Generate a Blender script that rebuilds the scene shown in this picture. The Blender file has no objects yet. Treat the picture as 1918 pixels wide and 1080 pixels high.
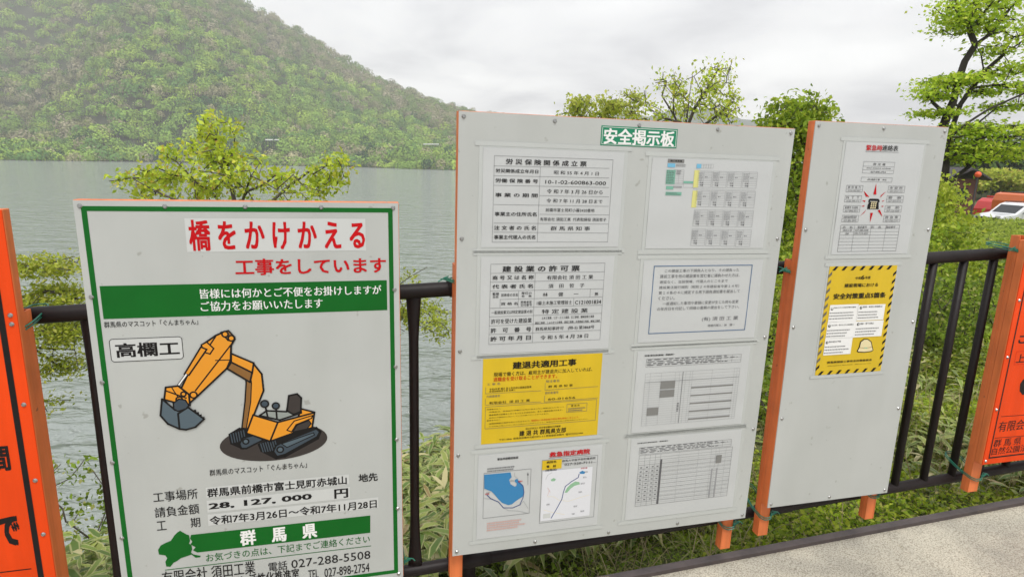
import bpy, math, random
import numpy as np
from mathutils import Matrix, Vector
random.seed(4); RG = np.random.default_rng(7)
SC = bpy.context.scene
COL = SC.collection

# ------------------------------------------------------------------ camera
CAMZ = 1.5
FPX, PITCH, ROLL = 1125.589, 0.2104886, 0.0287665
PW, PH = 1918.0, 1080.0
_fw = np.array([0, math.cos(PITCH), -math.sin(PITCH)])
_rt = np.array([1.0, 0, 0]); _up = np.array([0, math.sin(PITCH), math.cos(PITCH)])
CR = math.cos(ROLL)*_rt + math.sin(ROLL)*_up
CU = -math.sin(ROLL)*_rt + math.cos(ROLL)*_up
CAM0 = np.array([0, 0, CAMZ])
cd = bpy.data.cameras.new('camera'); cam = bpy.data.objects.new('camera', cd); COL.objects.link(cam)
cd.sensor_fit = 'HORIZONTAL'; cd.sensor_width = 36.0; cd.lens = 36.0*FPX/PW
cd.clip_start = 0.05; cd.clip_end = 9000
cam.matrix_world = Matrix(((CR[0], CU[0], -_fw[0], 0), (CR[1], CU[1], -_fw[1], 0), (CR[2], CU[2], -_fw[2], CAMZ), (0, 0, 0, 1)))
SC.camera = cam
def ray(x, y): return _fw + CR*(x-PW/2)/FPX + CU*(PH/2-y)/FPX
def at(x, y, Y):
    "point of the photograph's line of sight at depth Y metres along the ground"
    d = ray(x, y); return CAM0 + d*(Y/d[1])

# ------------------------------------------------------------------ world, sun, exposure
SUN_EL, SUN_AZ = math.radians(64), math.radians(168)
w = bpy.data.worlds.new("World"); SC.world = w; w.use_nodes = True
nt = w.node_tree; nt.nodes.clear()
def N(nt, t, **k):
    n = nt.nodes.new(t)
    for a, b in k.items(): setattr(n, a, b)
    return n
out = N(nt, 'ShaderNodeOutputWorld'); bg = N(nt, 'ShaderNodeBackground')
sky = N(nt, 'ShaderNodeTexSky', sky_type='NISHITA'); sky.sun_disc = False
sky.sun_elevation = SUN_EL; sky.sun_rotation = SUN_AZ; sky.air_density = 1.5; sky.dust_density = 4
tc = N(nt, 'ShaderNodeTexCoord'); sep = N(nt, 'ShaderNodeSeparateXYZ')
mx = N(nt, 'ShaderNodeMath', operation='MAXIMUM'); mx.inputs[1].default_value = 0.0
ad = N(nt, 'ShaderNodeMath', operation='ADD'); ad.inputs[1].default_value = 0.22
dvx = N(nt, 'ShaderNodeMath', operation='DIVIDE'); dvy = N(nt, 'ShaderNodeMath', operation='DIVIDE')
cmb = N(nt, 'ShaderNodeCombineXYZ')
nz = N(nt, 'ShaderNodeTexNoise'); nz.inputs['Scale'].default_value = 1.3; nz.inputs['Detail'].default_value = 6; nz.inputs['Roughness'].default_value = 0.5
nz.inputs['Distortion'].default_value = 0.3
rp = N(nt, 'ShaderNodeValToRGB')
e = rp.color_ramp.elements
e[0].position = .33; e[0].color = (.70, .70, .75, 1)
e[1].position = .66; e[1].color = (1.30, 1.30, 1.30, 1)
m2 = e.new(.48); m2.color = (.98, .98, 1.01, 1)
sm = N(nt, 'ShaderNodeMix', data_type='RGBA'); sm.inputs[0].default_value = .9
sc_ = N(nt, 'ShaderNodeMix', data_type='RGBA', blend_type='MULTIPLY'); sc_.inputs[0].default_value = 1
sc_.inputs[7].default_value = (.1, .1, .1, 1)
L = nt.links.new
L(tc.outputs['Generated'], sep.inputs[0]); L(sep.outputs[2], mx.inputs[0]); L(mx.outputs[0], ad.inputs[0])
L(sep.outputs[0], dvx.inputs[0]); L(ad.outputs[0], dvx.inputs[1]); L(sep.outputs[1], dvy.inputs[0]); L(ad.outputs[0], dvy.inputs[1])
L(dvx.outputs[0], cmb.inputs[0]); L(dvy.outputs[0], cmb.inputs[1]); L(cmb.outputs[0], nz.inputs['Vector'])
L(nz.outputs[0], rp.inputs[0]); L(sky.outputs[0], sc_.inputs[6]); L(sc_.outputs[2], sm.inputs[6]); L(rp.outputs[0], sm.inputs[7])
L(sm.outputs[2], bg.inputs[0]); bg.inputs[1].default_value = 1.0; L(bg.outputs[0], out.inputs[0])

sd = bpy.data.lights.new('sun', 'SUN'); sd.energy = 2.4; sd.angle = math.radians(24); sd.color = (1, .98, .95)
so = bpy.data.objects.new('sun', sd); COL.objects.link(so)
_sdir = Vector((math.sin(SUN_AZ)*math.cos(SUN_EL), math.cos(SUN_AZ)*math.cos(SUN_EL), math.sin(SUN_EL)))
so.rotation_euler = _sdir.to_track_quat('Z', 'Y').to_euler(); so.location = (0, 0, 30)
SC.view_settings.view_transform = 'Standard'; SC.view_settings.look = 'None'
SC.view_settings.exposure = 0.0; SC.view_settings.gamma = 1; SC.view_settings.use_curve_mapping = False
SC.render.engine = 'CYCLES'
SC.cycles.use_denoising = True
SC.cycles.max_bounces = 6; SC.cycles.diffuse_bounces = 3; SC.cycles.transmission_bounces = 4; SC.cycles.volume_bounces = 2
SC.cycles.caustics_reflective = False; SC.cycles.caustics_refractive = False

# ------------------------------------------------------------------ materials
def mat(name, col, rough=.6, var=0.0, vscale=8, bump=0.0, bscale=40, metal=0, attr=None, transl=0.0, coat=0, spec=.5, detail=4, dark=None):
    m = bpy.data.materials.new(name); m.use_nodes = True; t = m.node_tree
    b = t.nodes['Principled BSDF']; b.inputs['Roughness'].default_value = rough; b.inputs['Metallic'].default_value = metal
    b.inputs['Specular IOR Level'].default_value = spec; b.inputs['Coat Weight'].default_value = coat
    c = (*col, 1); b.inputs['Base Color'].default_value = c
    src = None
    if attr:
        a = N(t, 'ShaderNodeAttribute'); a.attribute_name = attr; src = a.outputs['Color']
        mm = N(t, 'ShaderNodeMix', data_type='RGBA', blend_type='MULTIPLY'); mm.inputs[0].default_value = 1
        mm.inputs[6].default_value = c; t.links.new(src, mm.inputs[7]); src = mm.outputs[2]
    if var > 0:
        o = N(t, 'ShaderNodeTexCoord'); n = N(t, 'ShaderNodeTexNoise'); n.inputs['Scale'].default_value = vscale; n.inputs['Detail'].default_value = detail
        t.links.new(o.outputs['Object'], n.inputs['Vector'])
        r = N(t, 'ShaderNodeValToRGB'); r.color_ramp.elements[0].position = .3; r.color_ramp.elements[1].position = .7
        d = dark or tuple(x*(1-var) for x in col)
        r.color_ramp.elements[0].color = (*d, 1); r.color_ramp.elements[1].color = (*[min(1, x*(1+var*.6)) for x in col], 1)
        t.links.new(n.outputs[0], r.inputs[0])
        if src is None: src = r.outputs[0]
        else:
            # keep the attribute colour and vary its value
            v = N(t, 'ShaderNodeMix', data_type='RGBA', blend_type='MULTIPLY'); v.inputs[0].default_value = 1
            r.color_ramp.elements[0].color = (1-var, 1-var, 1-var, 1); r.color_ramp.elements[1].color = (1+var, 1+var, 1+var, 1)
            t.links.new(src, v.inputs[6]); t.links.new(r.outputs[0], v.inputs[7]); src = v.outputs[2]
    if src is not None: t.links.new(src, b.inputs['Base Color'])
    if bump > 0:
        o = N(t, 'ShaderNodeTexCoord'); n = N(t, 'ShaderNodeTexNoise'); n.inputs['Scale'].default_value = bscale; n.inputs['Detail'].default_value = 4
        t.links.new(o.outputs['Object'], n.inputs['Vector'])
        bp = N(t, 'ShaderNodeBump'); bp.inputs['Strength'].default_value = bump; bp.inputs['Distance'].default_value = .01
        t.links.new(n.outputs[0], bp.inputs['Height']); t.links.new(bp.outputs[0], b.inputs['Normal'])
    if transl > 0:
        tr = N(t, 'ShaderNodeBsdfTranslucent'); ms = N(t, 'ShaderNodeMixShader'); ms.inputs[0].default_value = transl
        if src is not None: t.links.new(src, tr.inputs[0])
        else: tr.inputs[0].default_value = c
        t.links.new(b.outputs[0], ms.inputs[1]); t.links.new(tr.outputs[0], ms.inputs[2])
        t.links.new(ms.outputs[0], t.nodes['Material Output'].inputs[0])
    return m
M = {}
M['panel'] = mat('white painted panel', (.455, .47, .45), .42, .05, 3.5, .05, 7, spec=.35)
M['sheet'] = mat('white paper', (.50, .515, .51), .4, .03, 6, .12, 9)
M['film'] = mat('clear plastic film', (.47, .49, .47), .14, .02, 5, .25, 6)
M['sticker'] = mat('white sticker', (.54, .555, .54), .35)
M['green'] = mat('sign green', (.003, .115, .012), .4, .1, 6, spec=.2)
M['green2'] = mat('sticker green', (.0, .20, .095), .35)
M['red'] = mat('sign red', (.50, .005, .008), .45, .08, 9, spec=.15)
M['ink'] = mat('black ink', (.010, .009, .009), .5, spec=.2)
M['ink_soft'] = mat('grey toner', (.10, .10, .105), .5)
M['ink_pale'] = mat('pale grey toner', (.28, .285, .29), .5)
M['greybar'] = mat('grey toner block', (.19, .19, .18), .5)
M['white'] = mat('white print', (.78, .78, .76), .4)
M['yellow'] = mat('poster yellow', (.64, .44, .008), .4, .05, 4, .08, 8)
M['blue'] = mat('map blue', (.03, .20, .42), .45)
M['navy'] = mat('route blue', (.03, .06, .20), .45)
M['frameblue'] = mat('blue ruling', (.06, .13, .25), .45)
M['skyblue'] = mat('pale blue print', (.15, .42, .60), .5)
M['teal'] = mat('pale green print', (.17, .40, .30), .5)
M['paleyel'] = mat('pale yellow print', (.62, .60, .20), .5)
M['mapgreen'] = mat('map green', (.25, .45, .28), .5)
M['maptint'] = mat('map tint', (.66, .67, .70), .5)
M['pink'] = mat('map pink', (.62, .33, .28), .5)
M['cream'] = mat('cream print', (.72, .62, .36), .5)
M['stripegrey'] = mat('worn black stripe', (.13, .12, .09), .5)
M['exc'] = mat('excavator orange', (.72, .28, .012), .4)
M['excbrown'] = mat('excavator brown', (.22, .10, .02), .4)
M['slate'] = mat('excavator slate', (.035, .055, .075), .4)
M['slate2'] = mat('excavator slate light', (.075, .11, .135), .4)
M['shadow'] = mat('printed oval', (.032, .025, .023), .4)
M['seatgrey'] = mat('printed grey', (.26, .29, .27), .4)
M['orange'] = mat('orange painted steel', (.70, .18, .05), .5, .16, 9, .12, 35)
M['orange_panel'] = mat('orange reflective sheeting', (.78, .062, .004), .5, .1, 3, .12, 220, spec=.2)
M['bark'] = mat('bark', (.10, .085, .07), .9, .35, 14, .5, 30)
M['bark_dark'] = mat('dark bark', (.045, .038, .032), .9, .35, 6, .5, 20)
M['rail'] = mat('dark brown painted rail', (.010, .006, .006), .5, .3, 6, .08, 60, spec=.3)
M['screw'] = mat('zinc screw', (.35, .35, .34), .3, metal=.9)
M['wire'] = mat('green coated wire', (.01, .16, .10), .35, .4, 40)
M['leaf'] = mat('young leaf', (1, 1, 1), .5, attr='col', transl=.5, spec=.3)
M['leaf2'] = mat('forest leaf', (1, 1, 1), .9, attr='col', transl=.06, spec=.05)

def weather(m, streak=.05, specks=True, sx=22, dark=(.30, .30, .27)):
    "rain streaks, scuffs and specks over an existing painted surface"
    t = m.node_tree; b = t.nodes['Principled BSDF']; lk = b.inputs['Base Color'].links
    o = N(t, 'ShaderNodeTexCoord'); mp = N(t, 'ShaderNodeMapping'); mp.inputs['Scale'].default_value = (sx, sx, 1.2); n = N(t, 'ShaderNodeTexNoise'); n.inputs['Scale'].default_value = 1; n.inputs['Detail'].default_value = 5
    t.links.new(o.outputs['Object'], mp.inputs[0]); t.links.new(mp.outputs[0], n.inputs['Vector'])
    r = N(t, 'ShaderNodeValToRGB'); r.color_ramp.elements[0].position = .35; r.color_ramp.elements[0].color = (1-streak*1.6, 1-streak*1.6, 1-streak*1.9, 1); r.color_ramp.elements[1].position = .62; r.color_ramp.elements[1].color = (1+streak*.5,)*3+(1,)
    t.links.new(n.outputs[0], r.inputs[0]); x = N(t, 'ShaderNodeMix', data_type='RGBA', blend_type='MULTIPLY'); x.inputs[0].default_value = 1
    if lk: t.links.new(lk[0].from_socket, x.inputs[6])
    else: x.inputs[6].default_value = b.inputs['Base Color'].default_value
    t.links.new(r.outputs[0], x.inputs[7]); outp = x.outputs[2]
    if specks:
        n2 = N(t, 'ShaderNodeTexNoise'); n2.inputs['Scale'].default_value = 34; n2.inputs['Detail'].default_value = 2; t.links.new(o.outputs['Object'], n2.inputs['Vector'])
        r2 = N(t, 'ShaderNodeValToRGB'); r2.color_ramp.elements[0].position = .715; r2.color_ramp.elements[0].color = (0, 0, 0, 1); r2.color_ramp.elements[1].position = .76; r2.color_ramp.elements[1].color = (.7, .7, .7, 1)
        t.links.new(n2.outputs[0], r2.inputs[0]); y = N(t, 'ShaderNodeMix', data_type='RGBA'); y.inputs[7].default_value = (*dark, 1)
        t.links.new(r2.outputs[0], y.inputs[0]); t.links.new(outp, y.inputs[6]); outp = y.outputs[2]
    t.links.new(outp, b.inputs['Base Color'])
    n3 = N(t, 'ShaderNodeTexNoise'); n3.inputs['Scale'].default_value = 5; n3.inputs['Detail'].default_value = 4; t.links.new(o.outputs['Object'], n3.inputs['Vector'])
    mr = N(t, 'ShaderNodeMapRange'); r0 = b.inputs['Roughness'].default_value; mr.inputs[3].default_value = r0*.65; mr.inputs[4].default_value = min(1, r0*1.5)
    t.links.new(n3.outputs[0], mr.inputs[0]); t.links.new(mr.outputs[0], b.inputs['Roughness'])
weather(M['panel'], .022, True, 8); weather(M['orange'], .13, True, 30, (.16, .06, .03)); weather(M['orange_panel'], .06, False); weather(M['yellow'], .03, False); weather(M['rail'], .2, False)

# ------------------------------------------------------------------ mesh helpers
def tag(o, label=None, cat=None, group=None, kind=None):
    for k, v in (('label', label), ('category', cat), ('group', group), ('kind', kind)):
        if v: o[k] = v
    return o
def empty(name, loc, label, cat, group=None):
    o = bpy.data.objects.new(name, None); o.location = tuple(loc); o.empty_display_size = .1; COL.objects.link(o)
    return tag(o, label, cat, group)
def link(name, me, parent=None):
    o = bpy.data.objects.new(name, me); COL.objects.link(o)
    if parent is not None: o.parent = parent
    return o
class MB:
    def __init__(s): s.v = []; s.f = []; s.m = []; s.mi = 0; s.n = 0; s.tagger = None; s.parts = []
    def add(s, V, F):
        V = np.asarray(V, float).reshape(-1, 3); s.v.append(V); F = list(F); s.parts.append((s.tagger() if s.tagger else 0, len(V), len(F)))
        for f in F: s.f.append([i+s.n for i in f]); s.m.append(s.mi)
        s.n += len(V)
    def obox(s, o, a, b, c):
        "box from corner o with edge vectors a, b, c"
        o, a, b, c = (np.asarray(x, float) for x in (o, a, b, c))
        V = [o, o+a, o+a+b, o+b, o+c, o+a+c, o+a+b+c, o+b+c]
        F = [(0, 3, 2, 1), (4, 5, 6, 7), (0, 1, 5, 4), (1, 2, 6, 5), (2, 3, 7, 6), (3, 0, 4, 7)]
        if np.dot(np.cross(a, b), c) < 0: F = [f[::-1] for f in F]
        s.add(V, F)
    def box(s, x0, x1, y0, y1, z0, z1): s.obox((x0, y0, z0), (x1-x0, 0, 0), (0, y1-y0, 0), (0, 0, z1-z0))
    def tube(s, pts, rad, k=8, caps=True, flat=None):
        pts = [np.asarray(p, float) for p in pts]; n = len(pts)
        if not hasattr(rad, '__len__'): rad = [rad]*n
        rings = []; prev = None
        for i in range(n):
            t = pts[min(i+1, n-1)]-pts[max(i-1, 0)]; t = t/(np.linalg.norm(t)+1e-9)
            if prev is None:
                a = np.cross(t, (0, 0, 1.0)); 
                if np.linalg.norm(a) < .1: a = np.cross(t, (0, 1.0, 0))
            else: a = prev-t*np.dot(prev, t)
            a = a/(np.linalg.norm(a)+1e-9); prev = a; b = np.cross(t, a)
            th = np.arange(k)*2*math.pi/k
            fx = flat[i] if flat else (1, 1)
            rings.append(pts[i]+rad[i]*(fx[0]*np.cos(th)[:, None]*a+fx[1]*np.sin(th)[:, None]*b))
        V = np.concatenate(rings); F = []
        for i in range(n-1):
            for j in range(k):
                q = (j+1) % k; F.append((i*k+j, i*k+q, (i+1)*k+q, (i+1)*k+j))
        if caps: F.append(tuple(range(k))[::-1]); F.append(tuple((n-1)*k+j for j in range(k)))
        s.add(V, F)
    def build(s, name, mats, parent=None, smooth=False, bevel=0):
        V = np.concatenate(s.v)
        if parent is not None: V = V-np.array(parent.location)
        me = bpy.data.meshes.new(name); me.from_pydata(V.tolist(), [], s.f)
        if not isinstance(mats, (list, tuple)): mats = [mats]
        for m in mats: me.materials.append(M[m] if isinstance(m, str) else m)
        me.polygons.foreach_set('material_index', s.m)
        if smooth: me.polygons.foreach_set('use_smooth', [True]*len(me.polygons))
        me.update()
        o = link(name, me, parent)
        if bevel:
            md = o.modifiers.new('bevel', 'BEVEL'); md.width = bevel; md.segments = 2; md.limit_method = 'ANGLE'
        return o
def np_mesh(name, V, F, m, parent=None, col=None, uv=None, smooth=False):
    "fast mesh from arrays; F is (n,k); col per vertex; uv per vertex"
    V = np.asarray(V, np.float32)
    if parent is not None: V = V-np.array(parent.location, np.float32)
    F = np.asarray(F, np.int32); me = bpy.data.meshes.new(name); k = F.shape[1]
    me.vertices.add(len(V)); me.vertices.foreach_set('co', V.astype(np.float32).ravel())
    me.loops.add(F.size); me.loops.foreach_set('vertex_index', F.ravel())
    me.polygons.add(len(F)); me.polygons.foreach_set('loop_start', np.arange(0, F.size, k, dtype=np.int32))
    try: me.polygons.foreach_set('loop_total', np.full(len(F), k, np.int32))
    except Exception: pass
    me.materials.append(M[m] if isinstance(m, str) else m)
    me.update(calc_edges=True)
    if col is not None:
        a = me.color_attributes.new('col', 'FLOAT_COLOR', 'POINT')
        c = np.ones((len(V), 4), np.float32); c[:, :3] = col; a.data.foreach_set('color', c.ravel())
    if uv is not None:
        u = me.uv_layers.new(name='uv'); u.data.foreach_set('uv', np.asarray(uv, np.float32)[F.ravel()].ravel())
    if smooth: me.polygons.foreach_set('use_smooth', np.ones(len(F), bool))
    me.validate()
    return link(name, me, parent)

# ------------------------------------------------------------------ railing frame of reference
KS = 1.028
RP0 = np.array([0, 1.84152706*KS, CAMZ-.38177852*KS]); RD = np.array([.96873298, .24810565, .04052342]); RGAP = .952*KS
RH = np.array([RD[0], RD[1], 0]); RH /= np.linalg.norm(RH)
RN = np.array([-RH[1], RH[0], 0])                       # outward, towards the lake
UP = np.array([0, 0, 1.0])
def rail(a, n=0, dz=0): return RP0+a*RD+n*RN+dz*UP
def deckz(a): return CAMZ-.38177852*KS+.0405*np.clip(a, -3, 5)-1.13*KS

# ------------------------------------------------------------------ terrain
WATER = CAMZ-7.0
def sstep(a, b, x): t = np.clip((x-a)/(b-a), 0, 1); return t*t*(3-2*t)
def ground_an(a, n):
    g = sstep(0.3, 3.0, a)
    ne = 1.0+1.25*np.maximum(0, a+1.2)+1.3*np.maximum(0, a-1.2)
    near = (.30*(1-g)+.05*g)*np.clip(n, 0, None)
    fall = .95*np.maximum(0, n-ne)
    z = deckz(a)-.16-np.minimum(near, 1.6)-fall
    return np.maximum(z, WATER-1.2)
def ground_xy(x, y):
    dx, dy = x-RP0[0], y-RP0[1]
    return ground_an(dx*RH[0]+dy*RH[1], dx*RN[0]+dy*RN[1])

# ------------------------------------------------------------------ the setting: deck, kerb, ground, water, mountain
def grid_rail(name, aa, nn, zf, m, label=None):
    A, Nn = np.meshgrid(aa, nn); Z = zf(A, Nn)
    P = RP0[:2][None]+A.ravel()[:, None]*RH[:2]+Nn.ravel()[:, None]*RN[:2]
    V = np.c_[P, Z.ravel()]; w_, h_ = len(aa), len(nn)
    i = np.arange(w_*h_).reshape(h_, w_)
    F = np.stack([i[:-1, :-1], i[:-1, 1:], i[1:, 1:], i[1:, :-1]], -1).reshape(-1, 4)
    o = np_mesh(name, V, F, m, smooth=True); tag(o, kind='structure'); return o

def concrete():
    m = bpy.data.materials.new('exposed aggregate concrete'); m.use_nodes = True; t = m.node_tree; b = t.nodes['Principled BSDF']
    o = N(t, 'ShaderNodeTexCoord'); n1 = N(t, 'ShaderNodeTexNoise'); n2 = N(t, 'ShaderNodeTexNoise'); vo = N(t, 'ShaderNodeTexVoronoi')
    n1.inputs['Scale'].default_value = 190; n1.inputs['Detail'].default_value = 3; n2.inputs['Scale'].default_value = 3.2; n2.inputs['Detail'].default_value = 6
    vo.inputs['Scale'].default_value = 160
    for n in (n1, n2, vo): t.links.new(o.outputs['Object'], n.inputs['Vector'])
    r1 = N(t, 'ShaderNodeValToRGB'); r1.color_ramp.elements[0].position = .36; r1.color_ramp.elements[0].color = (.27, .245, .195, 1)
    r1.color_ramp.elements[1].position = .56; r1.color_ramp.elements[1].color = (.53, .50, .42, 1)
    r2 = N(t, 'ShaderNodeValToRGB'); r2.color_ramp.elements[0].position = .35; r2.color_ramp.elements[0].color = (.72, .72, .71, 1)
    r2.color_ramp.elements[1].position = .6; r2.color_ramp.elements[1].color = (1.05, 1.04, 1.0, 1)
    x = N(t, 'ShaderNodeMix', data_type='RGBA', blend_type='MULTIPLY'); x.inputs[0].default_value = 1
    t.links.new(n1.outputs[0], r1.inputs[0]); t.links.new(n2.outputs[0], r2.inputs[0])
    t.links.new(r1.outputs[0], x.inputs[6]); t.links.new(r2.outputs[0], x.inputs[7]); t.links.new(x.outputs[2], b.inputs['Base Color'])
    bp = N(t, 'ShaderNodeBump'); bp.inputs['Strength'].default_value = .5; bp.inputs['Distance'].default_value = .004
    t.links.new(vo.outputs['Distance'], bp.inputs['Height']); t.links.new(bp.outputs[0], b.inputs['Normal']); b.inputs['Roughness'].default_value = .85
    return m
grid_rail('deck', np.linspace(-9, 14, 47), np.linspace(-7, -.02, 15), lambda a, n: deckz(a)+0*n, concrete())
kb = MB()
aa = np.linspace(-8, 12, 41)
for a0, a1 in zip(aa[:-1], aa[1:]):
    p0 = np.append((RP0+a0*RH)[:2], deckz(a0)); p1 = np.append((RP0+a1*RH)[:2], deckz(a1))
    kb.obox(p0-.028*RN-np.array([0, 0, .16]), (p1-p0), .034*RN, (0, 0, .176))
kerb = kb.build('kerb', mat('brown steel edging', (.075, .058, .055), .55, .35, 12, .15, 60, dark=(.05, .04, .04))); tag(kerb, kind='structure')

M['soil'] = mat('leaf litter and soil', (.10, .115, .035), .95, .55, 1.6, .6, 18)
aa = np.concatenate([np.linspace(-60, -6, 16), np.linspace(-5.6, 8, 70), np.linspace(8.6, 30, 30), np.linspace(32, 120, 24)])
nn = np.concatenate([np.linspace(0.007, 6, 50), np.linspace(6.4, 20, 28), np.linspace(22, 130, 30)])
def gz(a, n):
    z = ground_an(a, n)
    return z+(.05*np.sin(a*3.1+n*1.7)+.04*np.sin(n*4.3-a*2.2))*np.minimum(1, n)
grid_rail('ground', aa, nn, gz, 'soil')

def water_mat():
    m = bpy.data.materials.new('lake water'); m.use_nodes = True; t = m.node_tree; b = t.nodes['Principled BSDF']
    b.inputs['Base Color'].default_value = (.27, .30, .28, 1); b.inputs['Roughness'].default_value = .1; b.inputs['IOR'].default_value = 1.4
    o = N(t, 'ShaderNodeTexCoord'); bps = None
    for sc, st, di, stretch in ((1.9, 1.0, .22, (1, 1.9, 1)), (.45, 1.0, .8, (1, 1.8, 1))):
        mp = N(t, 'ShaderNodeMapping'); mp.inputs['Scale'].default_value = stretch; n = N(t, 'ShaderNodeTexNoise')
        n.inputs['Scale'].default_value = sc; n.inputs['Detail'].default_value = 3; n.inputs['Distortion'].default_value = .4
        t.links.new(o.outputs['Object'], mp.inputs[0]); t.links.new(mp.outputs[0], n.inputs['Vector'])
        bp = N(t, 'ShaderNodeBump'); bp.inputs['Strength'].default_value = st; bp.inputs['Distance'].default_value = di
        t.links.new(n.outputs[0], bp.inputs['Height'])
        if bps: t.links.new(bps.outputs[0], bp.inputs['Normal'])
        bps = bp
    t.links.new(bps.outputs[0], b.inputs['Normal']); return m
wb = MB(); wb.add([(-900, 2, WATER), (700, 2, WATER), (700, 1500, WATER), (-900, 1500, WATER)], [(0, 1, 2, 3)])
tag(wb.build('lake_water', water_mat()), kind='structure')

# mountain: height field in polar steps round the bay; angles measured from the ridge line
RIDGE = [(-900, -90), (-300, -130), (-60, -120), (120, -100), (260, -70), (360, -35), (440, -2), (480, 20), (560, 66), (640, 115), (700, 150), (760, 178), (820, 200), (860, 212), (960, 236), (1100, 262), (1300, 292), (1500, 308)]
rx = np.array([p[0] for p in RIDGE], float); ry = np.array([p[1] for p in RIDGE], float)
_az, _el = [], []
for X, Y in RIDGE:
    d = ray(X, Y); _az.append(math.atan2(d[0], d[1])); _el.append(math.atan2(d[2], math.hypot(d[0], d[1])))
_az, _el = np.array(_az), np.array(_el)
def shore_d(az): return 385+14*np.sin(az*9)+8*np.sin(az*23+1)
def ridge_d(az): return np.interp(az, [-.75, -.45, -.2, .1, .45], [1050, 900, 760, 640, 560])
_lump = [(RG.uniform(.004, .03), RG.uniform(.004, .03), RG.uniform(0, 6.3)) for _ in range(10)]
def lump(x, y):
    z = 0
    for fx, fy, ph in _lump: z = z+np.sin(x*fx+y*fy+ph)*.9
    return z
def mount_z(az, r):
    d0, d1 = shore_d(az), ridge_d(az); top = np.tan(np.interp(az, _az, _el))*d1+CAMZ
    t = (r-d0)/(d1-d0)
    prof = np.where(t < 1, np.clip(t, 0, 1)**1.22, 1-.9*(t-1)**1.3)
    z = WATER+(top-WATER)*np.where(t < 0, 0, prof)
    # a spur in front of a hollow on the left
    sp = np.exp(-((az+.52)/.10)**2)*np.sin(np.clip(t, 0, 1)*math.pi)*40-np.exp(-((az+.67)/.09)**2)*np.sin(np.clip(t, 0, 1)*math.pi)*52
    z = z+np.where(t > 0, sp+lump(r*np.sin(az), r*np.cos(az))*np.sin(np.clip(t, 0, 1)*math.pi), 0)
    return np.where(t < 0, WATER-1.5, np.maximum(z, WATER+.4))
azs = np.linspace(-1.0, .62, 160); rs = np.concatenate([np.linspace(350, 420, 12), np.linspace(428, 1150, 76)])
AZ, RR = np.meshgrid(azs, rs); Z = mount_z(AZ, RR)
V = np.c_[(RR*np.sin(AZ)).ravel(), (RR*np.cos(AZ)).ravel(), Z.ravel()]
i = np.arange(AZ.size).reshape(AZ.shape)
F = np.stack([i[:-1, :-1], i[:-1, 1:], i[1:, 1:], i[1:, :-1]], -1).reshape(-1, 4)
tag(np_mesh('mountain', V, F, mat('forest floor', (.035, .042, .02), .95, .4, .05), smooth=True), kind='structure')
# far hills to the right, seen over the boards
hb = []
for k, (dist, x0, x1, ys) in enumerate([(1250, 1020, 2300, (238, 214, 206, 224, 236, 250, 236, 226, 240, 250)), (900, 1560, 2500, (300, 285, 268, 262, 258, 255, 250, 250, 250, 250))]):
    xs = np.linspace(x0, x1, 60); yy = np.interp(xs, np.linspace(x0, x1, len(ys)), ys)
    Vh = []; n = len(xs)
    for j in range(8):
        q = j/7
        for X, Y in zip(xs, yy):
            p = at(X, Y, dist); top = p[2]
            Vh.append((p[0]*(1-.35*q+.2), p[1]*(1-.35*q+.2), WATER+(top*1.2-WATER)*(1-q)**1.1+ (6*math.sin(X*.03+j)+4*math.sin(X*.071+2*j))*(1-q)))
    i = np.arange(len(Vh)).reshape(8, n)
    F = np.stack([i[:-1, :-1], i[1:, :-1], i[1:, 1:], i[:-1, 1:]], -1).reshape(-1, 4)
    tag(np_mesh('distant_hill', Vh, F, mat('far wooded hill', (.05, .075, .04), .95, .5, .03), smooth=True), kind='structure')

# ------------------------------------------------------------------ far forest: one mass, tens of thousands of leaf clumps
def quads(c, n, d, l, wd, fold=.0):
    "leaf-like quads: centres c, normals n, long directions d"
    s = np.cross(n, d); s /= (np.linalg.norm(s, axis=1, keepdims=True)+1e-9)
    l = np.asarray(l).reshape(-1, 1); wd = np.asarray(wd).reshape(-1, 1)
    V = np.stack([c-d*l/2, c+s*wd/2+n*l*fold, c+d*l/2, c-s*wd/2+n*l*fold], 1)
    return V.reshape(-1, 3), np.arange(len(c)*4).reshape(-1, 4)
def unit(v): return v/(np.linalg.norm(v, axis=-1, keepdims=True)+1e-9)
def rand_dirs(n): return unit(RG.normal(size=(n, 3)))
def crown_cloud(P, R, H, ncl, cols, clump):
    "many crowns at once: P (k,3) crown bases, R radii, H heights, ncl clumps each"
    k = len(P); rep = np.repeat(np.arange(k), ncl); m = len(rep)
    q = rand_dirs(m); q[:, 2] = np.abs(q[:, 2])*1.15-.28
    q *= RG.uniform(.72, 1.05, (m, 1))
    lob = 1+.25*np.sin(q[:, 0]*7+rep*1.7)+.2*np.sin(q[:, 1]*8+rep*2.3)
    c = P[rep]+np.c_[q[:, 0]*R[rep]*lob, q[:, 1]*R[rep]*lob, (q[:, 2]*.95+.35)*H[rep]]
    nrm = unit(q*2.0+RG.normal(size=(m, 3))*.45+np.array([0, 0, .2])); d = unit(np.cross(nrm, rand_dirs(m)))
    s = clump*R[rep]*RG.uniform(.6, 1.4, m)
    V, F = quads(c, nrm, d, s*1.5, s*1.15, .1)
    cc = cols[rep]*RG.uniform(.85, 1.15, (m, 1))
    return V, F, np.repeat(cc, 4, 0)
def pick_cols(n, table):
    w_ = np.array([t[0] for t in table], float); w_ /= w_.sum(); c = np.array([t[1] for t in table])
    return c[RG.choice(len(c), n, p=w_)]*RG.uniform(.82, 1.18, (n, 1))
K = 6600
az = RG.uniform(-1.0, .04, K*2); tt = RG.uniform(0, 1, K*2)**1.25
r = shore_d(az)+.5+tt*(ridge_d(az)-shore_d(az))*1.02
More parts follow.
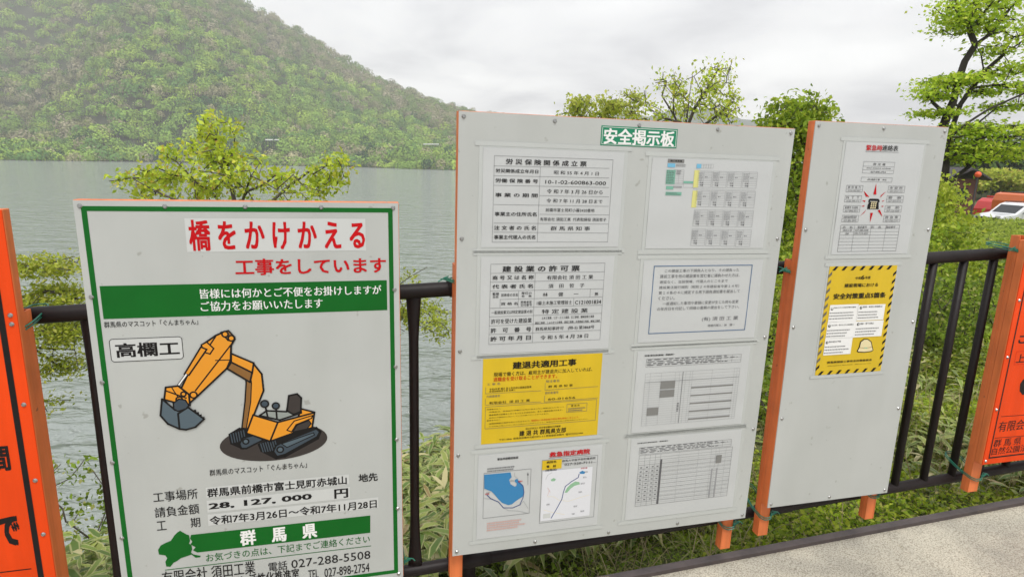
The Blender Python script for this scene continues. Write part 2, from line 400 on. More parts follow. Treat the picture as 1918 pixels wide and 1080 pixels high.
keep = RG.uniform(0, 1, K*2) < (.45+.55*(r/900)); az, r, tt = az[keep][:K], r[keep][:K], tt[keep][:K]
x, y = r*np.sin(az), r*np.cos(az); z = mount_z(az, r)
Pc = np.c_[x, y, z+np.where(tt < .03, -.6, 1.0)]
R = (2.6+4.6*RG.uniform(0, 1, len(x))**1.3)*(1+.12*tt); H = R*RG.uniform(.85, 1.3, len(x)); H[tt < .03] *= .8
lo = pick_cols(len(x), [(5, (.25, .40, .075)), (3, (.36, .50, .085)), (2.4, (.13, .26, .065)), (1.9, (.36, .34, .19)), (.5, (.035, .095, .035))])
hi = pick_cols(len(x), [(3, (.20, .29, .08)), (3, (.29, .29, .15)), (3, (.36, .325, .22)), (1.5, (.13, .23, .06))])
patch = np.sin(x*.017+1.3)+np.sin(y*.013+x*.009)+.8*np.sin(x*.041-y*.03)
mixf = (tt*2.0-.75+patch*.5+RG.normal(0, .16, len(x)) > .34)[:, None]
cols = np.where(mixf, hi, lo)
V, F, C = crown_cloud(Pc, R, H, 260, cols, .125)
# pale bare stems standing among the crowns
ns = 2600; azs_ = RG.uniform(-1.0, .05, ns); ts = RG.uniform(0, 1, ns)**1.1; r_ = shore_d(azs_)+2+ts*(ridge_d(azs_)-shore_d(azs_))
b0 = np.c_[r_*np.sin(azs_), r_*np.cos(azs_), mount_z(azs_, r_)]; hh = RG.uniform(5, 10.5, ns)
dirs = unit(np.c_[RG.normal(0, .07, ns), RG.normal(0, .07, ns), np.ones(ns)])
Vs, Fs = quads(b0+dirs*hh[:, None]/2, np.tile([0, -1.0, 0], (ns, 1)), dirs, hh, RG.uniform(.16, .32, ns))
V2, F2 = quads(b0+dirs*hh[:, None]/2, np.tile([1.0, 0, 0], (ns, 1)), dirs, hh, RG.uniform(.16, .32, ns))
cs = np.repeat(np.array([.26, .24, .20])*RG.uniform(.5, 1.3, (ns, 1)), 4, 0)
V = np.concatenate([V, Vs, V2]); F = np.concatenate([F, Fs+len(C), F2+len(C)+len(Vs)]); C = np.concatenate([C, cs, cs])
tag(np_mesh('forest', V, F, 'leaf2', col=C), 'spring forest covering the mountain across the lake', 'forest', kind='stuff')
# wood on the far right behind the parked vehicles
k = 420; px = RG.uniform(1790, 2350, k); dep = RG.uniform(70, 150, k)
P = np.array([[*(at(a, 330, b)[:2]), 0] for a, b in zip(px, dep)]); P[:, 2] = CAMZ-3+RG.uniform(-.5, 2.8, k)+(dep-70)*.04
R = RG.uniform(1.8, 3.2, k); H = R*RG.uniform(1.0, 1.6, k)
V, F, C = crown_cloud(P, R, H, 110, pick_cols(k, [(3, (.035, .06, .022)), (2, (.06, .10, .025)), (1, (.09, .14, .03))]), .22)
tag(np_mesh('wood', V, F, 'leaf2', col=C), 'dark wood rising behind the parked vehicles', 'wood', kind='stuff')

# two bits of white road guardrail on the far shore and a white pole
def guardrail(X0, X1, Y, lab, dep=430):
    p0, p1 = at(X0, Y, dep), at(X1, Y, dep)
    e = empty('guardrail', p0, lab, 'guardrail', 'white road guardrails across the lake'); u = p1-p0; ln = np.linalg.norm(u)
    b = MB(); b.obox(p0, u, (0, .25, 0), (0, 0, .75)); b.build('beam', 'white', e)
    q = MB()
    for t in np.linspace(.05, .95, 6): q.obox(p0+u*t-np.array([0, 0, 9.2]), u/ln*.2, (0, .2, 0), (0, 0, 9.1))
    q.build('support', 'bark_dark', e)
guardrail(497, 523, 263, 'white road guardrail among trees across the lake, above the yellow-green tree', 373)
guardrail(793, 822, 271, 'white road guardrail among trees across the lake, just left of the tall notice board')

# ------------------------------------------------------------------ guard railing
gr = empty('guard_railing', rail(-1.33, 0, -1.09), 'dark brown tubular guard railing running behind all the signboards', 'railing')
b = MB(); b.tube([rail(a) for a in np.linspace(-4, 6.5, 12)], .0235, 20); b.build('top_rail', 'rail', gr, True)
b = MB(); b.tube([rail(a, 0, -RGAP) for a in np.linspace(-4, 6.5, 12)], .021, 18); b.build('bottom_rail', 'rail', gr, True)
def baluster(a, flared):
    b = MB()
    if flared:
        zs = [0, -.03, -.09, -.16, -.45, -.78, -.86, -.93, -RGAP]; fl = [(1.55, .5), (1.5, .55), (1.2, .8), (1, 1), (1, 1), (1, 1), (1.15, .85), (1.5, .6), (1.6, .5)]
        b.tube([rail(a, 0, z) for z in zs], .0155, 14, flat=[(f[0], f[1]) for f in fl])
    else: b.tube([rail(a, 0, -.01), rail(a, 0, -RGAP+.01)], .0155, 14)
    b.build('baluster', 'rail', gr, True)
for k in range(7): baluster((-1.17+.144*k)*KS, True)
for k in range(-3, 5): baluster((1.639+.146*k)*KS, False)
for k in range(7): baluster((2.52+.146*k)*KS, False)
for a in (-1.62, -.128, 3.7):
    b = MB(); b.tube([rail(a, .03, -.03), rail(a, .03, -1.3)], .03, 16); b.build('post', 'rail', gr, True)
for a in (-.128, 1.1, 3.7, -1.62):
    for dz, rr in ((0, .0265), (-RGAP, .0245)):
        b = MB(); b.tube([rail(a-.075, 0, dz), rail(a+.075, 0, dz)], rr, 18); cl = b.build('collar', 'rail', gr, True)
        q = MB(); q.tube([rail(a-.05, -rr+.004, dz), rail(a-.05, -rr-.004, dz)], .007, 10); q.build('bolt', 'rail', cl)

# ------------------------------------------------------------------ flat printing
_tm = {}
def text_mesh(s, bold):
    k = (s, bold)
    if k not in _tm:
        c = bpy.data.curves.new('t', 'FONT'); c.body = s; c.resolution_u = 2
        o = bpy.data.objects.new('t', c); COL.objects.link(o)
        dg = bpy.context.evaluated_depsgraph_get(); me = bpy.data.meshes.new_from_object(o.evaluated_get(dg))
        v = np.empty(len(me.vertices)*3, np.float32); me.vertices.foreach_get('co', v); v = v.reshape(-1, 3)[:, :2].astype(float)
        f = [list(p.vertices) for p in me.polygons]
        bpy.data.objects.remove(o); bpy.data.curves.remove(c); bpy.data.meshes.remove(me)
        h = np.zeros(len(v))
        if len(v):
            d = bold*.8
            offs = [(0, 0)] if bold <= .004 else [(-d, 0), (d, 0)] if bold < .02 else [(-d, -d*.7), (d, d*.7), (-d, d*.7), (d, -d*.7)]
            n = len(v); f = [[i+n*q for i in p] for q in range(len(offs)) for p in f]
            h = np.repeat(np.arange(len(offs))*.00002, n); v = np.concatenate([v+np.array(o_) for o_ in offs])
            v -= v.min(0); v /= np.maximum(v.max(0), 1e-6)
        _tm[k] = (v, f, h)
    return _tm[k]
def zoom(x0, y0, s): return lambda p: (x0+p[0]/s, y0+p[1]/s)
class Board:
    "a flat panel: origin = top left corner, u to the right, v down, nrm towards the viewer"
    def __init__(s, c, yaw, lean, rot):
        u = np.array([math.cos(yaw), math.sin(yaw), 0]); n = np.array([math.sin(yaw), -math.cos(yaw), 0])
        v = math.cos(lean)*UP-math.sin(lean)*n
        s.u = math.cos(rot)*u+math.sin(rot)*v; s.v = -(-math.sin(rot)*u+math.cos(rot)*v)
        s.n = np.cross(s.v, s.u)*1.0; s.n = s.n/np.linalg.norm(s.n)
        if s.n[1] > 0: s.n = -s.n
        s.c = np.array(c)+np.array([0, 0, CAMZ])
    def P(s, u, v, h=0): return s.c+u*s.u+v*s.v+h*s.n
    def loc(s, px):
        "board coordinates of a mark seen at this point of the photograph"
        d = ray(*px); t = ((s.c-CAM0)@s.n)/(d@s.n); q = CAM0+d*t-s.c; return np.array([q@s.u, q@s.v])
    def box(s, mb, u0, u1, v0, v1, h0, h1):
        mb.obox(s.P(u0, v0, h0), (u1-u0)*s.u, (v1-v0)*s.v, (h1-h0)*s.n)
class Print:
    "collects flat marks of one part of a printed thing"
    def __init__(s, bd, h, z=lambda p: p): s.b = bd; s.h = h; s.z = z; s.mb = MB(); s.mats = []; s.g = 0; s.mb.tagger = lambda: s.g
    def m(s, name):
        if name not in s.mats: s.mats.append(name)
        s.mb.mi = s.mats.index(name)
    def L(s, p): return s.b.loc(s.z(p))
    def uv(s, pts, name, h=0):
        s.m(name); pts = [np.asarray(p) for p in pts]
        ar = sum(p[0]*q[1]-q[0]*p[1] for p, q in zip(pts, pts[1:]+pts[:1]))
        if ar > 0: pts = pts[::-1]
        s.mb.add([s.b.P(p[0], p[1], s.h+h) for p in pts], [tuple(range(len(pts)))])
    def poly(s, pts, name, h=0): s.uv([s.L(p) for p in pts], name, h)
    def rect(s, a, b, name, h=0):
        (u0, v0), (u1, v1) = s.L(a), s.L(b); s.uv([(u0, v0), (u1, v0), (u1, v1), (u0, v1)], name, h)
    def line(s, pts, wd, name, h=0, uv=False, closed=False):
        pts = [np.asarray(p) if uv else s.L(p) for p in pts]
        if closed: pts = pts+[pts[0]]
        for p, q in zip(pts[:-1], pts[1:]):
            d = q-p; l = np.linalg.norm(d)
            if l < 1e-6: continue
            d = d/l; n = np.array([-d[1], d[0]])*wd/2; e = d*wd*.35
            s.uv([p-n-e, q-n+e, q+n+e, p+n-e], name, h)
    def frame(s, a, b, wd, name, h=0):
        (u0, v0), (u1, v1) = s.L(a), s.L(b); s.line([(u0, v0), (u1, v0), (u1, v1), (u0, v1)], wd, name, h, True, True)
    def text(s, t, a, b, name='ink', bold=.02, h=0, slant=0):
        (u0, v0), (u1, v1) = s.L(a), s.L(b); v, f, hh = text_mesh(t, bold)
        if not len(v): return
        s.m(name); U = u0+v[:, 0]*(u1-u0)+slant*v[:, 1]*(v1-v0); Vv = v1+(v0-v1)*v[:, 1]
        s.g += 1; s.mb.add(s.b.c+U[:, None]*s.b.u+Vv[:, None]*s.b.v+(s.h+h+hh)[:, None]*s.b.n, f); s.g += 1
    def micro(s, a, b, rows, name='ink_soft', fill=.55, seed=1, wmin=.01, wmax=.05, ragged=.25):
        "lines of print too small to read: runs of tiny strokes"
        rr = random.Random(seed); (u0, v0), (u1, v1) = s.L(a), s.L(b); rh = (v1-v0)/rows
        for k in range(rows):
            x = u0; end = u1-(u1-u0)*ragged*rr.random(); y0 = v0+k*rh+rh*(1-fill)/2
            while x < end:
                ww = rr.uniform(wmin, wmax)*(u1-u0)
                s.uv([(x, y0), (min(x+ww, end), y0), (min(x+ww, end), y0+rh*fill*.42), (x, y0+rh*fill*.42)], name)
                s.uv([(x+ww*.1, y0+rh*fill*.58), (min(x+ww*.8, end), y0+rh*fill*.58), (min(x+ww*.8, end), y0+rh*fill), (x+ww*.1, y0+rh*fill)], name)
                x += ww*1.28
    def ellipse(s, c, rx, ry, name, h=0, rot=0, k=40):
        c = s.L(c); cr, sr = math.cos(rot), math.sin(rot)
        s.uv([(c[0]+rx*math.cos(t)*cr-ry*math.sin(t)*sr, c[1]+rx*math.cos(t)*sr+ry*math.sin(t)*cr) for t in np.linspace(0, 2*math.pi, k, endpoint=False)], name, h)
    def build(s, name, parent):
        "marks that lie well apart become objects of their own"
        mb = s.mb; boxes = []
        for V in mb.v: boxes.append((V.min(0), V.max(0)))
        lo = np.array([b[0] for b in boxes]); hi = np.array([b[1] for b in boxes]); k = len(boxes); lab = np.arange(k)
        size = (hi-lo).max(1); tg = np.array([q[0] for q in mb.parts])
        gap = np.maximum(0, np.maximum(lo[:, None]-hi[None], lo[None]-hi[:, None])); gap = np.sqrt((gap**2).sum(2))
        near = (gap <= np.maximum(.02, .5*np.maximum(size[:, None], size[None])))
        if k > 1:
            ch = True
            while ch:
                new = np.where(near, lab[None], k).min(1); new = np.minimum(new, lab); new = new[new]; ch = (new != lab).any(); lab = new
        ids = sorted(set(lab.tolist())); o = None
        if len(ids) == 1: return mb.build(name, s.mats, parent)
        fi = 0; F0 = []; vo = 0
        for (q, nv, nf), V in zip(mb.parts, mb.v): F0.append((vo, mb.f[fi:fi+nf], mb.m[fi:fi+nf])); fi += nf; vo += nv
        for i_ in ids:
            sub = MB(); used = []
            for j in np.nonzero(lab == i_)[0]:
                v0, fs, ms = F0[j]
                for f, m_ in zip(fs, ms):
                    if m_ not in used: used.append(m_)
                n0 = sub.n; sub.v.append(mb.v[j]); sub.n += len(mb.v[j]); sub.f += [[x-v0+n0 for x in f] for f in fs]; sub.m += [used.index(m_) for m_ in ms]
            o = sub.build(name, [s.mats[q] for q in used], parent)
        return o

FR = .030
def signboard(bd, w_, h_, name, label, cat, panel_mat, legs=(), leg_top=.0, group=None, screws=None, base=None, top=True, legw=.035):
    zb = base if base is not None else h_
    e = empty(name, bd.P(w_/2, zb, -.02), label, cat, group)
    b = MB(); bd.box(b, 0, w_, 0, h_, -.003, 0); b.build('panel', panel_mat, e)
    for u0, u1, v0, v1 in ((.0, .03, 0, h_), (w_-.03, w_, 0, h_), (.0305, w_-.0305, 0, .03), (.0305, w_-.0305, h_-.03, h_)):
        b = MB(); bd.box(b, u0-.0015*(u0 < .01), u1+.0015*(u1 > w_-.01), v0-.0015*(v0 == 0), v1, -.0035-FR, -.0035)
        b.build('frame_bar', 'orange', e, bevel=.002)
    for (u0, v1) in legs:
        b = MB()
        bd.box(b, u0, u0+legw, leg_top, v1, -FR-.038, -FR-.0345)          # channel: web and two lips
        bd.box(b, u0, u0+.004, leg_top, v1, -FR-.034, -FR-.0045); bd.box(b, u0+legw-.004, u0+legw, leg_top, v1, -FR-.034, -FR-.0045)
        bd.box(b, u0+.0045, u0+legw-.0045, leg_top+.055, v1, -FR-.0085, -FR-.005)
        # pressed groove down the channel
        bd.box(b, u0-.0012, u0-.0002, leg_top+.06, v1, -FR-.022, -FR-.018)
        b.build('leg', 'orange', e, bevel=.0015)
    def screw(u, v):
        b = MB(); th = np.linspace(0, 2*math.pi, 10, endpoint=False); r0 = .0062
        V = [bd.P(u+r0*math.cos(t), v+r0*math.sin(t), .0004) for t in th]+[bd.P(u+r0*.6*math.cos(t), v+r0*.6*math.sin(t), .0036) for t in th]
        b.add(V, [tuple(range(10, 20))[::-1]]+[(j, j+10, (j+1) % 10+10, (j+1) % 10) for j in range(10)])
        o = b.build('screw', 'screw', e); return o
    for u, v in screws or []: screw(u, v)
    return e
def ring_screws(w_, h_, nu, nv, m=.014):
    S = [(m+(w_-2*m)*i/(nu-1), q) for i in range(nu) for q in (m, h_-m)]
    return S+[(q, m+(h_-2*m)*j/(nv-1)) for j in range(1, nv-1) for q in (m, w_-m)]

# ================================================================== sign A: works notice
A = Board((-1.1033, 1.5072, -.1295), .24087, -.00753, .00229); AW, AH = .8, 1.2017
eA = signboard(A, AW, AH, 'construction_sign', 'white roadworks sign with green border, red headline and orange excavator drawing', 'sign', 'panel',
               legs=((.0, AH+.12), (AW-.035, AH+.12)), leg_top=.33, screws=ring_screws(AW, AH, 5, 6), base=AH+.12)
Z1 = zoom(130, 360, 2.919); Z2 = zoom(130, 710, 2.919)
p = Print(A, .0006, Z1)
(u0, v0) = A.loc((151, 385.7)); (u1, v1) = A.loc((745.7, 1071.4)); th = .0125
for q in ((u0, u1, v0, v0+th), (u0, u1, v1-th, v1), (u0, u0+th, v0+th, v1-th), (u1-th, u1, v0+th, v1-th)):
    p.uv([(q[0], q[2]), (q[1], q[2]), (q[1], q[3]), (q[0], q[3])], 'green')
p.build('green_border', eA)
p = Print(A, .0006, Z1); p.rect((165, 512), (1738, 643), 'green'); p.build('green_band', eA)
p = Print(A, .0005, Z1); p.rect((628, 142), (1622, 318), 'sticker'); 
p.z = Z2; p.rect((745, 590), (1530, 572), 'sticker'); p.rect((750, 662), (1535, 648), 'sticker'); p.rect((755, 738), (1690, 700), 'sticker')
p.build('sticker', eA)
p = Print(A, .0007, Z1); p.rect((217, 803), (625, 908), 'sticker'); 
(su0, sv0), (su1, sv1) = p.L((217, 803)), p.L((625, 908)); rr_ = .008
pts = []
for cx, cy, t0 in ((su1-rr_, sv0+rr_, -.5), (su1-rr_, sv1-rr_, 0), (su0+rr_, sv1-rr_, .5), (su0+rr_, sv0+rr_, 1)):
    pts += [(cx+rr_*math.cos((t0+q*.125)*math.pi), cy+rr_*math.sin((t0+q*.125)*math.pi)) for q in range(5)]
p.line(pts, .0016, 'ink', .0003, True, True); p.text('高欄工', (248, 825), (606, 888), 'ink', .035, .0003); p.build('sticker', eA)
p = Print(A, .0010, Z1)
p.text('橋 を か け か え る', (645, 150), (1618, 312), 'red', .035); p.text('工事をしています', (903, 364), (1732, 440), 'red', .03)
p.build('headline', eA)
p = Print(A, .0010, Z1)
p.text('皆様には何かとご不便をお掛けしますが', (710, 529), (1706, 556), 'white', .018); p.text('ご協力をお願いいたします', (715, 597), (1386, 631), 'white', .018)
p.z = Z2; p.text('群　馬　県', (930, 826), (1356, 861), 'white', .045); p.h = .0012
p.build('white_lettering', eA)
p = Print(A, .0010, Z1)
p.text('群馬県のマスコット「ぐんまちゃん」', (188, 707), (705, 722), 'ink', .008)
p.z = Z2
p.text('群馬県のマスコット「ぐんまちゃん」', (765, 493), (1299, 481), 'ink', .008)
p.text('工事場所', (455, 617), (704, 649), 'ink', .01); p.text('群馬県前橋市富士見町赤城山', (751, 596), (1517, 571), 'ink', .03); p.text('地先', (1580, 517), (1686, 552), 'ink', .03)
p.text('請負金額', (464, 700), (712, 731), 'ink', .012)
p.text('28, 127, 000', (760, 677), (1327, 657), 'ink', .04); p.text('円', (1447, 600), (1525, 643), 'ink', .04)
p.text('工', (475, 776), (533, 819), 'ink', .01); p.text('期', (660, 757), (718, 803), 'ink', .01)
p.text('令和7年3月26日～令和7年11月28日', (765, 748), (1681, 699), 'ink', .025)
p.text('有限会社 須田工業', (503, 1050), (1018, 1058), 'ink', .012); p.text('電話', (1087, 1000), (1193, 1036), 'ink', .012); p.text('027-288-5508', (1212, 986), (1646, 977), 'ink', .005)
p.text('活性化推進室', (980, 1063), (1258, 1083), 'ink', .02); p.text('TEL', (1305, 1042), (1363, 1080), 'ink', .015); p.text('027-898-2754', (1393, 1032), (1641, 1048), 'ink', .015)
p.text('群馬県前橋土木事務所', (530, 1125), (950, 1120), 'ink', .02)
p.build('black_lettering', eA)
p = Print(A, .0008, Z2)
torn = [(665, 848), (660, 868), (672, 885), (662, 900), (690, 915), (676, 932), (700, 944)]
p.poly(torn[:1]+[(1645, 742), (1645, 836)]+torn[:0:-1], 'green')
mp_ = [(605, 825), (640, 845), (655, 850), (660, 880), (655, 895), (668, 905), (672, 925), (665, 945), (680, 955), (718, 962), (715, 970), (690, 972), (668, 955), (640, 965), (610, 975), (590, 990), (570, 1000), (552, 1022), (530, 1020), (525, 995), (535, 975), (525, 960), (490, 955), (485, 930), (500, 905), (530, 890), (555, 880), (575, 850), (590, 835)]
p.poly(mp_, 'green')
p.text('お気づきの点は、下記までご連絡ください', (745, 953), (1643, 890), 'green', .006); p.line([(525, 1040), (1648, 908)], .0022, 'green')
p.build('green_lettering', eA)
# the excavator drawing
p = Print(A, .0007, Z2); H = [0]
def shape(pts, m, wd=.0052):
    H[0] += .00004; p.poly(pts, m, H[0]); p.line(pts, wd, 'ink', H[0]+.00002, closed=True)
def stroke(pts, wd=.004, m='ink'):
    H[0] += .00004; p.line(pts, wd, m, H[0])
def disc(c, r_, m, wd=.0045):
    H[0] += .00004; p.ellipse(c, r_+wd, r_+wd, 'ink', H[0]); p.ellipse(c, r_, r_, m, H[0]+.00002)
p.ellipse((1122, 342), .1475, .058, 'shadow', 0, -.02)
shape([(875, 300), (930, 267), (1000, 285), (1045, 325), (950, 378), (885, 350)], 'ink')
for k in range(6): stroke([(882+k*14, 298-k*4), (892+k*14, 345-k*3)], .003, 'slate')
shape([(930, 350), (950, 318), (1030, 300), (1060, 330), (968, 376), (940, 376)], 'slate'); disc((965, 338), .0055, 'slate2')
shape([(1035, 355), (1090, 325), (1350, 262), (1374, 285), (1360, 322), (1180, 420), (1130, 430), (1050, 390)], 'ink')
for k in range(7): stroke([(1046+k*13, 350-k*3), (1060+k*13, 395-k*2)], .003, 'slate')
shape([(1115, 392), (1130, 360), (1165, 342), (1350, 268), (1369, 285), (1355, 312), (1180, 408), (1135, 420)], 'slate'); shape([(1160, 350), (1335, 290), (1340, 302), (1190, 370)], 'slate2', .003); disc((1153, 382), .0065, 'slate2')
shape([(960, -82), (1008, -85), (1052, -30), (1062, 60), (1010, 190), (985, 270), (945, 264), (962, 120), (968, 20)], 'exc')
shape([(960, -82), (968, 20), (962, 120), (945, 264), (968, 266), (992, 120), (996, 20), (990, -40)], 'excbrown', .003)
shape([(885, -142), (1008, -90), (1000, -35), (885, -92)], 'exc'); shape([(885, -95), (1000, -38), (988, 14), (862, -60)], 'excbrown')
shape([(1262, 172), (1270, 160), (1340, 178), (1332, 235), (1235, 262)], 'exc')
shape([(1040, 196), (1150, 220), (1268, 182), (1262, 120), (1200, 105), (1188, 175), (1080, 170)], 'seatgrey')
shape([(1190, 170), (1200, 88), (1245, 78), (1268, 100), (1265, 175), (1225, 190)], 'shadow')
stroke([(1085, 205), (1070, 140)], .005); disc((1068, 132), .008, 'slate'); stroke([(1135, 212), (1130, 150)], .005); disc((1129, 143), .007, 'slate')
shape([(1005, 193), (1140, 233), (1098, 336), (968, 292)], 'exc'); shape([(1140, 233), (1340, 180), (1327, 262), (1222, 292), (1098, 336)], 'exc')
shape([(1190, 275), (1230, 225), (1330, 195), (1325, 210), (1240, 245), (1215, 285)], 'exc', .0035); shape([(1222, 285), (1245, 247), (1310, 222), (1322, 240), (1300, 268)], 'shadow', .003)
shape([(850, -262), (905, -222), (885, -188), (882, -108), (862, -62), (690, 100), (650, 135), (590, 95), (640, -10), (735, -195), (800, -240)], 'exc')
stroke([(880, -185), (690, 60)]); stroke([(880, -108), (800, -105)], .003); stroke([(800, -235), (730, -130)], .004)
shape([(722, -190), (752, -205), (790, -170), (770, -140), (738, -150)], 'exc', .004)
shape([(720, -178), (752, -165), (655, -25), (630, -30)], 'exc', .0045); stroke([(640, -28), (575, 62)], .0075); stroke([(640, -28), (575, 62)], .004, 'white')
shape([(830, -258), (870, -268), (905, -232), (898, -208), (868, -215)], 'excbrown', .004); disc((852, -248), .0055, 'exc'); disc((886, -226), .0055, 'exc')
shape([(528, 42), (596, 34), (655, 80), (660, 140), (600, 130), (520, 108)], 'exc'); stroke([(528, 60), (640, 100)]); stroke([(560, 40), (575, 65), (600, 100)], .003)
disc((680, 83), .0065, 'exc'); disc((602, 108), .0055, 'exc'); disc((625, 78), .004, 'exc')
for k in range(4): shape([(668+k*16, 172+k*13), (690+k*16, 164+k*13), (696+k*14, 178+k*13), (676+k*14, 190+k*13)], 'ink', .002)
shape([(508, 105), (500, 195), (540, 240), (604, 268), (596, 185), (640, 158), (580, 165)], 'slate2'); shape([(596, 185), (650, 150), (738, 214), (690, 258), (640, 272), (604, 268)], 'slate2')
shape([(570, 128), (600, 105), (635, 110), (655, 140), (640, 158), (596, 172), (572, 160)], 'slate', .004)
ex = p.build('excavator_drawing', eA)

# ================================================================== board B: safety notice board
B = Board((-.1624, 1.7416, .1291), .25515, -.00347, -.00488); BW, BH = 1.1013, 1.4047
lu = B.loc((1372, 1037))
eB = signboard(B, BW, BH, 'notice_board', 'large white safety notice board covered with paper notices under a green title sticker', 'notice board', 'panel',
               legs=((-.002, BH+.11), (BW-.066, lu[1])), leg_top=.44, screws=ring_screws(BW, BH, 5, 5), base=BH+.11, legw=.042)
F_ = lambda p: p
def notice(bd, tl, br, label, sheet='sheet', margin=.012, group='paper notices on the white boards', z=F_, film=True):
    "a sheet of paper in a clear plastic pocket, taped to a board"
    a = bd.loc(z(tl)); b_ = bd.loc(z(br))
    e = empty('paper_notice', bd.P((a[0]+b_[0])/2, b_[1], 0), label, 'notice', group)
    if film:
        b = MB(); bd.box(b, a[0]-margin, b_[0]+margin, a[1]-margin, b_[1]+margin, .0003, .0009); b.build('plastic_pocket', 'film', e, bevel=.0004)
        for q in ((a[0]-margin-.012, b_[0]+margin+.012, a[1]-margin-.006, a[1]-margin+.007), (a[0]-margin-.012, b_[0]+margin+.012, b_[1]+margin-.007, b_[1]+margin+.006)):
            t = MB(); bd.box(t, *q, .0013, .0015); t.build('tape', 'film', e)
    # slightly wavy sheet
    nu, nv = 14, 12; rr = random.Random(len(label)); ph = [rr.uniform(0, 6) for _ in range(3)]
    b = MB(); V = []
    for j in range(nv+1):
        for i in range(nu+1):
            s_, t_ = i/nu, j/nv; V.append(bd.P(a[0]+(b_[0]-a[0])*s_, a[1]+(b_[1]-a[1])*t_, .0021+.00035*math.sin(s_*5+t_*9+ph[0])+.00025*math.sin(t_*17+s_*3+ph[1])))
    b.add(V, [(j*(nu+1)+i, (j+1)*(nu+1)+i, (j+1)*(nu+1)+i+1, j*(nu+1)+i+1) for j in range(nv) for i in range(nu)])
    b.build('sheet', sheet, e, True)
    return e, Print(bd, .0030, z)
# title sticker
a, b_ = B.loc((1126.5, 235)), B.loc((1266.5, 278))
eT = empty('title_sticker', B.P((a[0]+b_[0])/2, b_[1]), 'green title sticker with white characters at the top of the large notice board', 'sticker')
b = MB(); B.box(b, a[0], b_[0], a[1], b_[1], .0003, .0010); b.build('sticker_sheet', 'green2', eT, bevel=.003)
p = Print(B, .0015); p.line([(a[0]+.004, a[1]+.004), (b_[0]-.004, a[1]+.004), (b_[0]-.004, b_[1]-.004), (a[0]+.004, b_[1]-.004)], .0012, 'white', 0, True, True)
p.text('安全掲示板', (1131.5, 239.5), (1261.5, 275), 'white', .035); p.build('lettering', eT)

def table(p, a, b, cols, rows, wd=.0011, m='ink_soft', outer=True):
    "ruled table: cols / rows are fractions 0..1"
    (u0, v0), (u1, v1) = p.L(a), p.L(b)
    for c in cols: p.line([(u0+(u1-u0)*c, v0), (u0+(u1-u0)*c, v1)], wd, m, 0, True)
    for r_ in rows: p.line([(u0, v0+(v1-v0)*r_), (u1, v0+(v1-v0)*r_)], wd, m, 0, True)
    if outer: p.line([(u0, v0), (u1, v0), (u1, v1), (u0, v1)], wd*1.3, m, 0, True, True)
# --- workers' insurance notice (top left)
Z = zoom(880, 220, 4.153)
e, p = notice(B, (105, 232), (1150, 1005), 'paper notice with ruled table, top left on the large notice board', z=Z)
p.frame((190, 297), (1068, 967), .0008, 'ink_soft')
for y in (376, 452, 527, 676, 820, 890): p.line([(185, y), (1090-y*.02, y+(22-(y-297)*.02) if y < 700 else y+8)], .0008, 'ink_soft')
(ua, va), (ub, vb) = p.L((190, 297)), p.L((1068, 967)); vm = p.L((547, 388)); p.line([(vm[0], vm[1]), (vm[0], vb)], .0008, 'ink_soft', 0, True)
for y0, y1 in ((607, 617), (752, 757)): p.line([(542, y0), (1080, y1)], .0008, 'ink_soft')
p.build('ruling', e)
p = Print(B, .0032, Z)
p.text('労 災 保 険 関 係 成 立 票', (280, 320), (905, 383), 'ink', .02)
for s, a, b_ in (('労災関係成立年月日', (200, 397), (530, 437)), ('労働 保 険 番 号', (198, 473), (528, 513)), ('事 業 の 期 間', (195, 585), (525, 622)), ('事業主の住所氏名', (192, 733), (517, 768)), ('注 文 者 の 氏 名', (187, 840), (512, 874)), ('事業主代理人の氏名', (187, 913), (507, 945))):
    p.text(s, a, b_, 'ink', .02)
for s, a, b_ in (('昭 和 55 年 4 月 1 日', (653, 412), (1000, 452)), ('10-1-02-600863-000', (586, 486), (1055, 526)), ('令 和 7 年 3 月 26 日から', (598, 556), (1030, 598)), ('令 和 7 年 11 月 28 日まで', (595, 630), (1028, 668)),
                 ('前橋市富士見町小暮2420番地', (588, 704), (966, 736)), ('有限会社 須田工業  代表取締役 須田哲子', (545, 776), (1058, 807)), ('群 馬 県 知 事', (627, 845), (932, 878))):
    p.text(s, a, b_, 'ink', .006)
p.build('lettering', e)
# --- building licence (second left)
Z = zoom(880, 470, 5.684)
e, p = notice(B, (120, 60), (1470, 1030), 'paper notice with ruled licence table, directly above the yellow poster on the large board', z=Z)
p.frame((222, 138), (1381, 938), .0008, 'ink_soft'); (ua, va), (ub, vb) = p.L((222, 138)), p.L((1381, 938))
ys = [236, 328, 424, 606, 697, 793, 884]; vs = [p.L((215, y))[1] for y in ys]
for v_ in vs: p.line([(ua, v_), (ub, v_)], .0008, 'ink_soft', 0, True)
um = p.L((690, 330))[0]; p.line([(um, vs[0]), (um, vb)], .0008, 'ink_soft', 0, True)
v3 = p.L((320, 512))[1]; u3 = p.L((515, 500))[0]; u2 = p.L((320, 550))[0]
p.line([(u2, v3), (ub, v3)], .0008, 'ink_soft', 0, True); p.line([(u3, vs[2]), (u3, vs[3])], .0008, 'ink_soft', 0, True); p.line([(u2, v3), (u2, vs[3])], .0008, 'ink_soft', 0, True)
u5 = p.L((1277, 450))[0]; p.line([(u5, vs[2]), (u5, v3)], .0008, 'ink_soft', 0, True); u6 = p.L((1102, 540))[0]; p.line([(u6, v3), (u6, vs[3])], .0008, 'ink_soft', 0, True)
p.build('ruling', e)
p = Print(B, .0032, Z)
p.text('建 設 業 の 許 可 票', (345, 158), (1165, 210), 'ink', .025)
